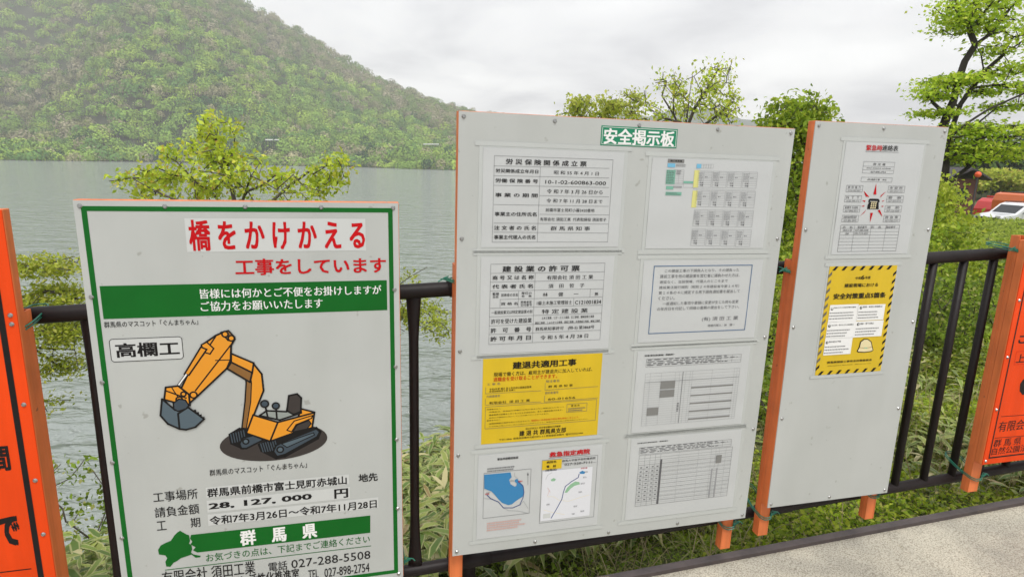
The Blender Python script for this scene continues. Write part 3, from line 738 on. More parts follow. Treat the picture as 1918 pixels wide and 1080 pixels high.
for s, a, b_, bo in (('商 号 又 は 名 称', (240, 260), (677, 298), .02), ('代 表 者 氏 名', (238, 355), (670, 390), .02), ('監理', (240, 440), (308, 466), .02), ('主任', (240, 474), (304, 497), .02), ('技術者の氏名', (332, 450), (508, 478), .015), ('専任の', (548, 432), (655, 458), .01), ('有　無', (548, 465), (655, 488), .01),
                     ('資 格 名', (328, 543), (508, 570), .015), ('資格者証', (538, 527), (657, 551), .015), ('交付番号', (538, 557), (657, 582), .015), ('一般建設業又は特定建設業の別', (228, 634), (662, 657), .01), ('許可を受けた建設業', (225, 722), (655, 758), .015), ('許　可　番　号', (220, 818), (650, 852), .02), ('許 可 年 月 日', (217, 908), (645, 940), .02),
                     ('有限会社 須 田 工 業', (820, 258), (1308, 294), .008), ('須　田　哲　子', (835, 348), (1215, 384), .008), ('林　　健　　一', (775, 440), (1152, 474), .01), ('無', (1327, 436), (1363, 470), .01), ('1級土木施工管理技士', (712, 530), (1083, 562), .012), ('C121001834', (1117, 524), (1393, 556), .012),
                     ('特 定 建 設 業', (765, 618), (1252, 650), .01), ('土木工事業、とび・土工工事業、石工事業、鋼構造物工事業', (762, 697), (1318, 705), .01), ('舗装工事業、しゅんせつ工事業、塗装工事業、水道施設工事業、解体工事業', (692, 750), (1380, 750), .01),
                     ('群馬県知事許可　(特-5) 第3868号', (697, 808), (1320, 826), .012), ('令 和 5 年 4 月 28 日', (750, 895), (1255, 918), .008)):
    p.text(s, a, b_, 'ink', bo)
p.build('lettering', e)
# --- yellow retirement-fund poster (third left)
Z = zoom(880, 650, 5.683)
e, p = notice(B, (140, 122), (1352, 925), 'yellow printed poster without stripes on the large notice board', sheet='yellow', margin=.008, z=Z)
p.text('建退共適用工事', (455, 152), (1130, 192), 'ink', .035); p.text('現場で働く方は、雇用主が建退共に加入していれば、', (253, 265), (1300, 250), 'ink', .012)
for s, a, b_ in (('工 事 名', (180, 380), (320, 395)), ('発注者名', (806, 346), (950, 364)), ('元請業者名', (175, 508), (318, 524)), ('契約者番号', (798, 470), (940, 486))): p.text(s, a, b_, 'ink_soft', .004)
p.text('令和6年度 補正 富士見赤城公園施設整備', (205, 432), (652, 428), 'ink', .006); p.text('覚満淵線橋梁工事 高欄工', (205, 459), (485, 459), 'ink', .006)
p.text('群 馬 県 知 事', (833, 402), (1092, 412), 'ink', .008); p.text('有限会社  須 田 工 業', (203, 575), (637, 573), 'ink', .008); p.text('60-01656', (830, 538), (1120, 540), 'ink', .006)
for pts in (((168, 420), (164, 490), (755, 458)), ((800, 378), (797, 452), (1360, 412)), ((164, 545), (162, 610), (755, 575)), ((794, 510), (790, 577), (1360, 533))): p.line(pts, .0010, 'ink_soft')
p.frame((165, 632), (1332, 770), .0010, 'ink_soft')
for s, a, b_ in (('労働者の方へ', (180, 652), (325, 655)), ('退職金は、証紙貼付実績が12月(21日を1月と換算)以上になって', (203, 680), (1000, 636)), ('建設業界の仕事をしなくなったとき支払われ、本人へ直接支給されます。', (203, 710), (985, 668)), ('雇用主が建退共に加入しているか調べることができます。', (203, 742), (840, 705)), ('事業主の方へ', (178, 770), (325, 772)),
                 ('退職金制度の適用を受けられますので、', (203, 803), (640, 783)), ('共済証紙の購入以外に電子申請方式も利用できます。退職金共済手帳の更新手続きを忘れずに。', (200, 835), (1255, 760))): p.text(s, a, b_, 'ink', .006)
p.frame((1032, 602), (1240, 672), .0010, 'ink_soft'); p.text('建 退 共', (1075, 608), (1165, 622), 'ink', .01); p.micro((1045, 640), (1235, 668), 2, 'ink_soft', seed=3)
p.text('独立行政法人 勤労者退職金共済機構', (592, 852), (962, 842), 'ink', .01); p.text('建 退 共 群馬県支部', (525, 885), (1020, 900), 'ink', .025); p.text('〒371-0846  群馬県前橋市元総社町2-5-3 群馬建設会館内  ☎027(252)1666', (312, 968), (1200, 918), 'ink', .008)
p.build('lettering', e)
p = Print(B, .0032, Z); p.text('退職金を受け取ることができます。', (250, 317), (925, 322), 'red', .012); p.text('期間内に共済証紙の受払簿を提出しましょう。', (652, 767), (1160, 745), 'red', .006); p.build('red_lettering', e)
# --- hospital maps (bottom left)
Z = zoom(880, 830, 6)
e, p = notice(B, (95, 130), (1425, 905), 'paper notice with two small route maps, below the yellow poster on the large board', z=Z)
p.frame((158, 330), (664, 775), .0010, 'ink_soft'); p.frame((812, 185), (1387, 815), .0010, 'ink_soft')
p.poly([(160, 345), (455, 318), (468, 370), (440, 400), (455, 450), (500, 478), (520, 470), (525, 440), (500, 420), (505, 400), (530, 390), (545, 410), (570, 440), (598, 465), (606, 540), (590, 590), (520, 635), (470, 675), (430, 685), (360, 660), (320, 620), (280, 570), (240, 530), (160, 500)], 'blue', .0002)
p.rect((815, 310), (1340, 800), 'maptint', .0001)
p.poly([(1060, 545), (1090, 490), (1130, 450), (1180, 420), (1225, 425), (1235, 450), (1170, 470), (1130, 500), (1090, 545)], 'mapgreen', .0002); p.poly([(905, 400), (940, 380), (965, 395), (950, 415), (915, 418)], 'mapgreen', .0002)
p.poly([(1225, 320), (1260, 298), (1290, 310), (1285, 335), (1240, 335)], 'blue', .0002)
p.line([(190, 570), (230, 610), (320, 650), (375, 715), (480, 715), (560, 680), (595, 600), (606, 540), (598, 480), (575, 450), (540, 420)], .0026, 'navy', .0003)
p.line([(910, 830), (970, 730), (1030, 620), (1048, 540), (1070, 475), (1140, 420), (1215, 375), (1225, 335)], .0028, 'navy', .0003)
for pts, m in (([(870, 590), (940, 590), (1000, 630), (1110, 640), (1230, 600), (1340, 570)], 'cream'), ([(870, 580), (890, 520), (870, 490), (900, 540)], 'pink'), ([(830, 740), (920, 765), (1060, 790)], 'cream'), ([(850, 400), (870, 350), (920, 320)], 'ink_pale'), ([(375, 715), (430, 745), (540, 750), (650, 775)], 'ink_pale'), ([(160, 610), (235, 618)], 'ink_pale'), ([(560, 690), (600, 640), (650, 720)], 'ink_pale'), ([(500, 320), (500, 360), (540, 390)], 'ink_pale')): p.line(pts, .0010, m, .0002)
p.rect((812, 190), (1027, 272), 'yellow', .0001); p.rect((820, 785), (900, 825), 'sticker', .0004)
p.line([(885, 160), (1350, 116)], .0012, 'ink_soft'); p.line([(1027, 220), (1415, 205)], .0008, 'ink_soft'); p.line([(812, 235), (1025, 225)], .0008, 'ink_soft')
p.line([(650, 330), (650, 460)], .0010, 'ink_soft'); p.poly([(640, 350), (650, 318), (660, 350)], 'ink_soft')
p.build('route_map', e)
p = Print(B, .0035, Z)
p.text('救急指定病院', (893, 92), (1345, 108), 'red', .04); p.text('赤城公園', (1245, 265), (1315, 275), 'red', .01)
p.text('緊急時避難経路図', (308, 158), (540, 163), 'ink', .02); p.text('病院名', (860, 193), (968, 210), 'ink', .02); p.text('電　話', (858, 240), (965, 258), 'ink', .02); p.text('(経路図)', (848, 282), (972, 300), 'ink', .01)
p.text('群馬大学医学部附属病院', (1035, 178), (1408, 168), 'ink', .006); p.text('027-220-7111', (1062, 218), (1368, 214), 'ink', .004)
p.micro((195, 268), (515, 290), 2, 'ink_soft', seed=8); p.micro((190, 880), (620, 930), 4, 'pink', seed=9); p.text('現場', (168, 555), (215, 568), 'red', .01); p.text('避難所', (540, 412), (590, 424), 'red', .01)
for x_, y_ in ((880, 670), (1185, 690), (1260, 745), (1165, 775), (1240, 530), (1290, 365), (1265, 435), (475, 405), (205, 540), (1310, 305)): p.micro((x_-22, y_), (x_+22, y_+14), 2, 'ink_soft', seed=x_, wmin=.1, wmax=.4)
p.build('lettering', e)
# --- chart of subcontractors (top right)
Z = zoom(1180, 270, 5.143)
e, p = notice(B, (215, 130), (1275, 1000), 'paper chart with sixteen faint boxes, top right on the large notice board', z=Z)
p.rect((362, 142), (517, 182), 'greybar'); p.rect((360, 184), (430, 224), 'skyblue'); p.rect((640, 190), (680, 232), 'skyblue'); p.rect((350, 246), (424, 386), 'teal'); p.rect((512, 355), (602, 378), 'teal'); p.rect((345, 402), (412, 436), 'teal'); p.rect((340, 458), (490, 494), 'teal'); p.rect((412, 402), (495, 420), 'ink_pale')
p.rect((618, 250), (650, 418), 'paleyel'); p.rect((600, 446), (632, 610), 'paleyel')
for k in range(5): p.frame((684+k*23, 194), (705+k*23, 232), .0005, 'ink_pale')
table(p, (424, 246), (505, 386), [.5], [.15, .3, .45, .6, .75, .9], .0006, 'ink_pale'); p.frame((512, 378), (602, 418), .0006, 'ink_pale'); p.line([(602, 430), (1200, 445)], .0006, 'ink_pale')
for j in range(4):
    for i in range(4):
        x0 = 655+i*145-j*20; y0 = 258+j*186+i*3
        table(p, (x0, y0), (x0+118, y0+158), [.42], [.1, .2, .3, .4, .5, .6, .72, .84], .0006, 'ink_pale', True)
        p.micro((x0+4, y0+10), (x0+46, y0+100), 7, 'ink_pale', seed=i*7+j, wmin=.1, wmax=.3); p.text('班長', (x0+12, y0+105), (x0+44, y0+122), 'ink_soft', .01); p.text('作業', (x0+12, y0+128), (x0+44, y0+144), 'ink_soft', .02); p.micro((x0+64, y0+52), (x0+95, y0+66), 1, 'ink_soft', seed=i+j, wmin=.2, wmax=.4)
p.build('chart', e)
p = Print(B, .0033, Z); p.text('施工体系図', (385, 152), (496, 172), 'ink', .03); p.micro((438, 190), (550, 222), 2, 'ink_soft', seed=5); p.micro((354, 252), (420, 382), 8, 'ink_soft', seed=6, wmin=.08, wmax=.2); p.micro((445, 250), (490, 296), 3, 'ink_soft', seed=4); p.micro((346, 464), (480, 490), 2, 'ink_soft', seed=2); p.build('lettering', e)
# --- blue framed request (second right)
Z = zoom(1180, 480, 6.353)
e, p = notice(B, (165, 50), (1470, 960), 'paper notice with a blue rectangular border on the large notice board', z=Z)
p.frame((285, 115), (1358, 867), .0026, 'frameblue'); p.build('blue_border', e)
p = Print(B, .0032, Z)
for s, a, b_ in (('この建設工事の下請負人となり、その請負った', (412, 152), (1290, 176)), ('建設工事を他の建設業を営む者に請負わせた方は、', (356, 215), (1298, 240)), ('遅延なく、当該現場、代理人のところまで', (350, 285), (1155, 305)), ('建設業法施行規則（昭和２４年建設省令第１４号）', (343, 350), (1290, 365)), ('第１４条の４に規定する再下請負通知書を提出して', (338, 412), (1298, 428)), ('ください。', (335, 475), (525, 512)),
                 ('一度通知した事項や書類に変更が生じた時も変更', (385, 540), (1283, 552)), ('の年月日を付記して同様の書類の提出をして下さい。', (320, 604), (1290, 612)), ('(有) 須 田 工 業', (852, 718), (1278, 755)), ('現場代理人：林　健一', (920, 805), (1240, 822))):
    p.text(s, a, b_, 'ink_soft', .002, slant=-.0)
p.build('lettering', e)
# --- two schedule forms (lower right)
def schedule(Z, tl, br, tab, label, title, kind):
    e, p = notice(B, tl, br, label, z=Z)
    p.text(title, *tab['title'], 'ink', .03)
    h0, h1 = tab['head']; table(p, h0, h1, [.37, .42, .78, .9], [.35, .7], .0006); t0, t1 = tab['body']
    p.micro((h0[0]+12, h0[1]-3), (h1[0]-30, h1[1]-8), 4, 'ink_soft', .45, 11, .02, .08, .3)
    (u0, v0), (u1, v1) = p.L(t0), p.L(t1); W_, H_ = u1-u0, v1-v0
    if kind == 0:
        table(p, t0, t1, [.05, .165, .31, .355, .385, .42, .465, .49, .70, .94, .97], [.06, .12]+[.12+.88*k/20 for k in range(1, 20)], .0005, 'ink_pale'); p.line([(u0, v0+.17*H_), (u1, v0+.17*H_)], .0008, 'ink_soft', 0, True)
        for k in range(5): p.uv([(u0+.49*W_, v0+(.31+.155*k)*H_), (u0+.945*W_, v0+(.31+.155*k)*H_), (u0+.945*W_, v0+(.335+.155*k)*H_), (u0+.49*W_, v0+(.335+.155*k)*H_)], 'greybar', .0002)
        for a, b_, c, d in ((.165, .315, .16, .31), (.165, .315, .335, .475), (.045, .165, .66, .81)): p.uv([(u0+a*W_, v0+c*H_), (u0+b_*W_, v0+c*H_), (u0+b_*W_, v0+d*H_), (u0+a*W_, v0+d*H_)], 'greybar', .0002)
        p.line([(u0+.39*W_, v0), (u0+.39*W_, v1)], .0012, 'ink_soft', .0001, True)
        for k in range(6): p.uv([(u0+.355*W_, v0+(.60+.03*k)*H_), (u0+.375*W_, v0+(.60+.03*k)*H_), (u0+.375*W_, v0+(.615+.03*k)*H_), (u0+.355*W_, v0+(.615+.03*k)*H_)], 'ink_soft', .0002)
    else:
        table(p, t0, t1, [.06, .115, .17, .225], [.06, .11]+[.11+.89*k/11 for k in range(1, 11)], .0006, 'ink_soft'); table(p, t0, t1, [.42, .63, .77, .82, .86, .93], [.11+.89*k/24 for k in range(1, 24)], .0005, 'ink_pale', False)
        for a, b_, m in ((.225, .245, 'ink_soft'), (.79, .805, 'ink_pale'), (.845, .86, 'ink_pale')): p.uv([(u0+a*W_, v0+.11*H_ if a < .5 else v0+.4*H_), (u0+b_*W_, v0+.11*H_ if a < .5 else v0+.4*H_), (u0+b_*W_, v1), (u0+a*W_, v1)], m, .0002)
        p.uv([(u0+.83*W_, v0+.14*H_), (u0+.89*W_, v0+.14*H_), (u0+.89*W_, v0+.30*H_), (u0+.83*W_, v0+.30*H_)], 'greybar', .0003)
        for k in range(9):
            for a in (.02, .08, .14, .19): p.uv([(u0+a*W_, v0+(.23+.08*k)*H_), (u0+(a+.02)*W_, v0+(.23+.08*k)*H_), (u0+(a+.02)*W_, v0+(.245+.08*k)*H_), (u0+a*W_, v0+(.245+.08*k)*H_)], 'ink_soft', .0002)
    p.build('table', e)
schedule(zoom(1180, 650, 6.75), (95, 50), (1400, 960), {'title': ((180, 93), (562, 95)), 'head': ((205, 148), (1392, 180)), 'body': ((192, 330), (1310, 890))}, 'paper schedule form with five long grey bars on the large notice board', '安全衛生責任者届出書兼届 －現場配置用－', 0)
schedule(zoom(1160, 810, 6.75), (150, 75), (1425, 930), {'title': ((225, 122), (625, 98)), 'head': ((252, 185), (1405, 160)), 'body': ((248, 285), (1352, 785))}, 'paper form with closely ruled columns, lowest at the right on the large board', '安全衛生責任者届出書兼届 －現場配置用－', 1)

# ================================================================== board C: narrow board
C = Board((.975, 2.0363, .1519), .24768, .00442, .00111); CW, CH = .544, 1.395
lc = C.loc((1425, 1014)); lc2 = C.loc((1630, 982))
eC = signboard(C, CW, CH, 'notice_board', 'narrow white board with a contact sheet above a yellow striped poster', 'notice board', 'panel', legs=((.0, lc[1]), (CW-.05, lc2[1])), leg_top=.465,
               screws=ring_screws(CW, CH, 3, 5), base=CH+.09, legw=.042)
Z = zoom(1520, 250, 4.5)
e, p = notice(C, (290, 70), (800, 1010), 'paper sheet with a telephone symbol and red rays, on the narrow white board', z=Z, margin=.010)
p.frame((436, 236), (683, 340), .0008, 'ink_soft'); p.line([(432, 275), (690, 283)], .0008, 'ink_soft'); p.line([(428, 306), (685, 312)], .0008, 'ink_soft'); p.frame((416, 368), (670, 411), .0008, 'ink_soft')
for x_, y_ in ((292, 436), (280, 522), (268, 606), (256, 688)): p.frame((x_, y_), (x_+130, y_+57), .0009, 'ink_soft'); p.line([(x_-2, y_+32), (x_+130, y_+35)], .0006, 'ink_soft')
for x_, y_ in ((645, 442), (633, 524), (618, 606), (606, 688)): p.frame((x_, y_), (x_+130, y_+57), .0009, 'ink_soft'); p.line([(x_-2, y_+32), (x_+130, y_+35)], .0006, 'ink_soft')
table(p, (244, 770), (704, 988), [.23, .51, .765], [k/8 for k in range(1, 8)], .0008); p.line([(450, 152), (728, 160)], .0010, 'ink_soft')
p.build('ruling', e)
p = Print(C, .0033, Z)
for a, b_, c in (((515, 512), (540, 515), (540, 420)), ((452, 530), (482, 535), (434, 482)), ((572, 540), (580, 520), (625, 485)), ((442, 578), (450, 565), (420, 563)), ((440, 603), (438, 615), (412, 614)), ((456, 642), (440, 665), (400, 698)), ((490, 668), (512, 668), (488, 748)), ((552, 650), (570, 640), (593, 700)), ((584, 608), (586, 618), (606, 612)), ((588, 575), (592, 565), (612, 562))): p.poly([a, b_, c], 'red')
p.text('緊急時', (460, 95), (588, 148), 'red', .02); p.build('red_marks', e)
p = Print(C, .0033, Z)
p.poly([(478, 555), (490, 548), (558, 550), (568, 562), (566, 580), (556, 582), (552, 568), (488, 566), (484, 578), (472, 578)], 'ink'); p.poly([(480, 580), (494, 572), (546, 573), (560, 584), (560, 638), (463, 636), (468, 600)], 'ink')
for j in range(4):
    for i in range(3): p.rect((498+i*17-j*3, 574+j*16), (508+i*17-j*3, 584+j*16), 'cream', .0003)
p.text('連絡表', (594, 98), (722, 150), 'ink', .015); p.text('発 注 者', (514, 248), (616, 272), 'ink', .004); p.text('群馬県 環境森林部 自然環境課', (458, 287), (660, 301), 'ink', .008); p.text('027-898-2754', (494, 317), (618, 334), 'ink', .004); p.text('(有)須田工業　本社', (466, 379), (625, 401), 'ink', .006)
for s, t, x_, y_ in (('東 京 電 力', '0120-995-007', 292, 436), ('Ｎ Ｔ Ｔ', '0120-444-113', 280, 522), ('前橋市 水道局', '027-898-3011', 268, 606), ('前橋労働基準監督署', '027-896-3019', 256, 688), ('市 役 所', '027-224-1111', 645, 442), ('警　察', '027-252-0110', 633, 524), ('消　防', '027-220-4500', 618, 606), ('救 急 車', '027-220-7111', 606, 688)):
    p.text(s, (x_+10, y_+5), (x_+116, y_+28), 'ink_soft', .006); p.text(t, (x_+10, y_+38), (x_+114, y_+53), 'ink_soft', .0)
for s, a, b_ in (('氏　名', (262, 778), (338, 797)), ('電話番号', (385, 778), (460, 797)), ('氏　名', (500, 778), (578, 797)), ('電話番号', (625, 778), (698, 797)), ('須田工業', (260, 806), (335, 822)), ('027-288-5508', (365, 806), (472, 822)), ('林', (280, 834), (310, 850)), ('090-7175-4025', (358, 834), (470, 849))): p.text(s, a, b_, 'ink_soft', .006)
p.build('lettering', e)
# yellow striped poster: its corners run askew, so the sheet follows its own edges
Z = zoom(1500, 480, 4.5)
e, p = notice(C, (240, 84), (668, 962), 'yellow safety poster with black striped edges on the narrow white board', sheet='yellow', z=Z, margin=.007)
(u0, v0), (u1, v1) = p.L((240, 84)), p.L((668, 962)); W_, H_ = u1-u0, v1-v0
sw = .0145; n1 = 7
for k in range(n1):
    x_ = u0+.012+k*(W_-.02)/n1; p.uv([(x_+.012, v0+.0005), (x_+.024, v0+.0005), (x_+.012, v0+sw), (x_, v0+sw)], 'ink'); p.uv([(x_+.012, v1-sw), (x_+.024, v1-sw), (x_+.012, v1-.0005), (x_, v1-.0005)], 'ink')
n2 = 13
for k in range(n2):
    y_ = v0+.018+k*(H_-.03)/n2; p.uv([(u0, y_+.012), (u0+sw*.9, y_), (u0+sw*.9, y_+.011), (u0, y_+.023)], 'ink' if k == 12 else 'stripegrey'); p.uv([(u1-sw*.9, y_+.012), (u1, y_), (u1, y_+.011), (u1-sw*.9, y_+.023)], 'ink')
for a, b_ in (((243, 408), (462, 545)), ((478, 408), (688, 530)), ((222, 552), (440, 682)), ((460, 545), (672, 668)), ((202, 690), (412, 818))): p.rect(a, b_, 'white')
p.poly([(466, 795), (485, 760), (495, 715), (525, 692), (560, 692), (590, 715), (598, 755), (606, 788), (590, 800), (530, 808), (475, 805)], 'ink', .0001)
p.poly([(474, 793), (492, 762), (502, 720), (528, 699), (558, 699), (584, 720), (592, 757), (600, 785), (588, 793), (530, 801), (480, 798)], 'cream', .0003); p.line([(490, 765), (540, 770), (592, 760)], .0016, 'excbrown', .0004); p.line([(530, 768), (552, 768)], .004, 'mapgreen', .0005)
p.build('stripes', e)
p = Print(C, .0034, Z)
p.text('令和', (455, 170), (500, 192), 'ink', .02); p.text('6', (505, 158), (530, 192), 'ink', .02); p.text('年度', (538, 165), (580, 188), 'ink', .02); p.text('建設現場における', (365, 228), (643, 252), 'ink', .025); p.text('安全対策重点5箇条', (273, 312), (706, 345), 'ink', .035)
for s, a, b_, c, sd_ in (('決められた作業手順の確認', (245, 428), (270, 443), (458, 430), 1), ('墜落・転落の事故防止', (487, 418), (515, 435), (682, 425), 2), ('はさまれ・巻き込まれの事故防止', (222, 570), (250, 590), (440, 576), 3), ('飛来・落下の防止', (464, 555), (492, 575), (608, 568), 4), ('熱中症の予防', (203, 710), (228, 728), (332, 720), 5)):
    p.ellipse(((a[0]+b_[0])/2, (a[1]+b_[1])/2+4), .0055, .0055, 'ink', k=16); p.text(s, (b_[0]+4, b_[1]-18), c, 'ink', .015)
    p.micro((a[0]-6, b_[1]+22), (a[0]+190, b_[1]+85), 3, 'ink_soft', .38, sd_, .02, .06, .25)
for k, (x_, y_) in enumerate(((257, 433), (501, 424), (236, 578), (478, 566), (216, 718))): p.text(str(k+1), (x_-4, y_-5), (x_+5, y_+10), 'white', .02, .0003)
p.text('群馬県建設工事安全対策委員会', (217, 882), (592, 876), 'ink', .025); p.text('(事務局)群馬県 建設企画課　電話 027-226-3520', (218, 918), (585, 900), 'ink', .01)
p.build('lettering', e)

# ================================================================== signs D and E: orange signs at the two edges
O0 = np.array([0, 1.84152706, 0]); OY = math.atan2(RH[1], RH[0])
def on_fence(a, off, z): return O0+a*RH+off*RN+np.array([0, 0, z-CAMZ])
DW, DH = .8, 1.2
D = Board(on_fence(-1.297-DW, -.07, 1.347), OY, 0, 0)
eD = signboard(D, DW, DH, 'construction_sign', 'orange sign with black frame line, cut off by the left edge of the photo', 'sign', 'orange_panel',
               legs=((0, DH+.1), (DW-.036, DH+.1)), leg_top=.262, base=DH+.1, legw=.036,
               screws=[(.014, q) for q in (.02, .3, .6, .9, 1.18)]+[(DW-.014, q) for q in (.022, .262, .285, .50, .715, .875, 1.17)])
p = Print(D, .0006); q = .042
(du, dv) = D.loc((20, 1070))
p.line([(q, q), (DW-.034, q), (DW-.034, DH-q), (q, DH-q)], .014, 'ink', 0, True, True)
p.text('期間', (-62, 838), (22, 880), 'ink', .05); p.text('まで', (-52, 968), (42, 1020), 'ink', .06); p.line([(-200, 1095), (58, 1064)], .003, 'ink')
p.build('black_lettering', eD)
EW, EH = 1.1, .92
E_ = Board(on_fence(1.991, -.07, .335+EH), OY, 0, 0)
eE = signboard(E_, EW, EH, 'construction_sign', 'orange sign with black company lettering, cut off by the right edge of the photo', 'sign', 'orange_panel',
               legs=((-.0, EH+.145), (EW-.06, EH+.145)), leg_top=-.015, base=EH+.145, legw=.05,
               screws=[(.014, v) for v in (.02, .23, .46, .68, .905)]+[(u, EH-.014) for u in (.25, .5, .75, 1.08)]+[(EW-.014, v) for v in (.02, .3, .6)])
p = Print(E_, .0006); Z5 = zoom(1780, 440, 4.15); Z6 = zoom(1780, 680, 4.15); p.z = Z6
p.line([(.028, .028), (EW-.028, .028), (EW-.028, EH-.028), (.028, EH-.028)], .006, 'ink', 0, True, True)
p.line([(395, 413), (700, 392)], .0022, 'ink'); p.line([(345, 580), (700, 552)], .0022, 'ink')
p.text('有限会社', (383, 452), (633, 505), 'ink', .01); p.text('群 馬 県', (343, 592), (545, 628), 'ink', .015); p.text('自然公園法許可', (328, 657), (700, 668), 'ink', .012)
p.z = Z5; p.text('ご協力', (540, 770), (720, 835), 'ink', .05); p.text('上記', (520, 925), (640, 985), 'ink', .02); p.frame((515, 905), (720, 990), .0012, 'red')
p.z = Z6; p.poly([(538, 215), (542, 160), (565, 125), (620, 105), (680, 110), (680, 160), (620, 150), (590, 165), (575, 205), (580, 240), (560, 245)], 'ink')
p.build('black_lettering', eE)

# ------------------------------------------------------------------ wire ties holding the signs to the rails
def wire(name_label, bd, u, v, w_, dz_to, knot, seed):
    "two turns of wire round a leg and the rail behind it"
    rr = random.Random(seed); e = empty('wire_tie', bd.P(u, v, -.05), name_label, 'wire tie', 'green wire ties'); b = MB()
    for t in range(2):
        o = t*.008; pts = []
        loop = [(-.003, 0, -.02), (w_*.5, 0, -FR-.0405), (w_+.003, 0, -.06), (w_+.012, dz_to*.6, -.12), (w_*.4, dz_to, -.165), (-.012, dz_to*.6, -.12), (-.004, .004, -.06), (-.003, 0, -.03), (w_*.3, .006, -FR+.0285 if False else -.0005 if v > 99 else -FR-.0005)]
        front = -.003 if False else None
        loop = [(-.004, 0, -.030), (-.008, dz_to*.35, -.085), (-.004, dz_to, -.150), (w_*.5, dz_to*1.05, -.168), (w_+.004, dz_to, -.150), (w_+.008, dz_to*.35, -.085), (w_+.004, .004, -.030), (w_*.5, .012, -.0275), (-.004, 0, -.030)]
        for (a, bb, c) in loop: pts.append(bd.P(u+a+rr.uniform(-.001, .001), v+bb+o+rr.uniform(-.001, .001), c-.0005*t))
        # smooth
        P_ = []
        n = len(pts)
        for i in range(n-1):
            p0, p1, p2, p3 = pts[max(i-1, 0)], pts[i], pts[i+1], pts[min(i+2, n-1)]
            for s in np.linspace(0, 1, 6, endpoint=False): P_.append(.5*((2*p1)+(-p0+p2)*s+(2*p0-5*p1+4*p2-p3)*s*s+(-p0+3*p1-3*p2+p3)*s**3))
        b.tube(P_, .0021, 6)
    k = bd.P(u+knot, v+.004, -.030)
    tw = [k+bd.n*.0*s+bd.u*(.004*math.cos(s*22)+.012*s*(1 if knot > w_*.5 else -1))+bd.v*(.004*math.sin(s*22)-.006*s) for s in np.linspace(0, 1.6, 26)]
    b.tube(tw, .0021, 6)
    for s in (-1, 1): b.tube([tw[-1], tw[-1]+bd.u*.012*s*(1 if knot > 0 else -1)+bd.v*(.004*s)-bd.n*.002, tw[-1]+bd.u*.02*s+bd.v*(.012)], .0018, 6)
    b.build('wire', 'wire', e)
def vof(bd, px): return bd.loc(px)[1]
wire('green wire tie round the post of the cut-off orange sign at the left edge', D, DW-.036, vof(D, (60, 612)), .036, -.02, -.006, 1)
wire('green wire tie at the top rail, beside the left edge of the large notice board', B, -.002, vof(B, (850, 528)), .042, .02, -.006, 2)
wire('green wire tie round the right leg of the large notice board', B, BW-.066, vof(B, (1375, 990)), .042, -.04, .045, 3)
wire('green wire tie round the left post of the narrow board, at the upper rail', C, 0, vof(C, (1480, 510)), .042, -.01, -.005, 4)
wire('green wire tie round the left post of the narrow board, at the lower rail', C, 0, vof(C, (1440, 972)), .042, -.05, .046, 5)
wire('green wire tie round the right leg of the narrow board', C, CW-.05, vof(C, (1640, 932)), .042, -.03, .046, 6)
wire('green wire tie at the upper rail on the right-hand orange sign', E_, 0, vof(E_, (1912, 470)), .05, -.01, -.006, 7)
wire('green wire tie at the lower rail on the right-hand orange sign', E_, 0, vof(E_, (1828, 900)), .05, -.04, .055, 8)
wire('green wire tie at the bottom corner of the white roadworks sign', A, AW-.035, vof(A, (750, 1062)), .035, .02, .04, 9)

# ------------------------------------------------------------------ trees
def grow(limbs, tips, step=.25, up=.15, jit=.06, seed=1):
    "limbs: list of polylines (first = trunk); tips: points to reach. Returns nodes, parents"
    rg = np.random.default_rng(seed); P = []; par = []; dep = []
    def addn(p, k):
        P.append(np.array(p)); par.append(k); dep.append(0 if k < 0 else dep[k]+np.linalg.norm(P[-1]-P[k])); return len(P)-1
    for li, lm in enumerate(limbs):
        lm = [np.asarray(q, float) for q in lm]
        if li == 0: k = addn(lm[0], -1)
        else:
            A_ = np.array(P); k = int(np.argmin(np.linalg.norm(A_-lm[0], axis=1)))
            if np.linalg.norm(P[k]-lm[0]) > .02: k = addn(lm[0], k)
        for q in lm[1:]:
            p0 = P[k]; n = max(1, int(np.linalg.norm(q-p0)/step))
            for i in range(1, n+1): k = addn(p0+(q-p0)*i/n+(rg.normal(0, jit*.3, 3)*step if i < n else 0), k)
    A_ = np.array(P); tips = np.array(tips)
    order = np.argsort([np.min(np.linalg.norm(A_-t, axis=1)) for t in tips]); ends = []
    for ti in order:
        t = tips[ti]; A_ = np.array(P); d = np.linalg.norm(A_-t, axis=1)+.22*np.array(dep)
        k = int(np.argmin(d)); p0 = P[k]; ln = np.linalg.norm(t-p0); n = max(1, int(ln/step))
        side = rg.normal(0, 1, 3)*jit*ln
        for i in range(1, n+1):
            s = i/n; k = addn(p0+(t-p0)*s+(side+np.array([0, 0, -up*ln]))*math.sin(s*math.pi)*.5*(1 if i < n else 0), k)
        ends.append(k)
    return P, par, ends
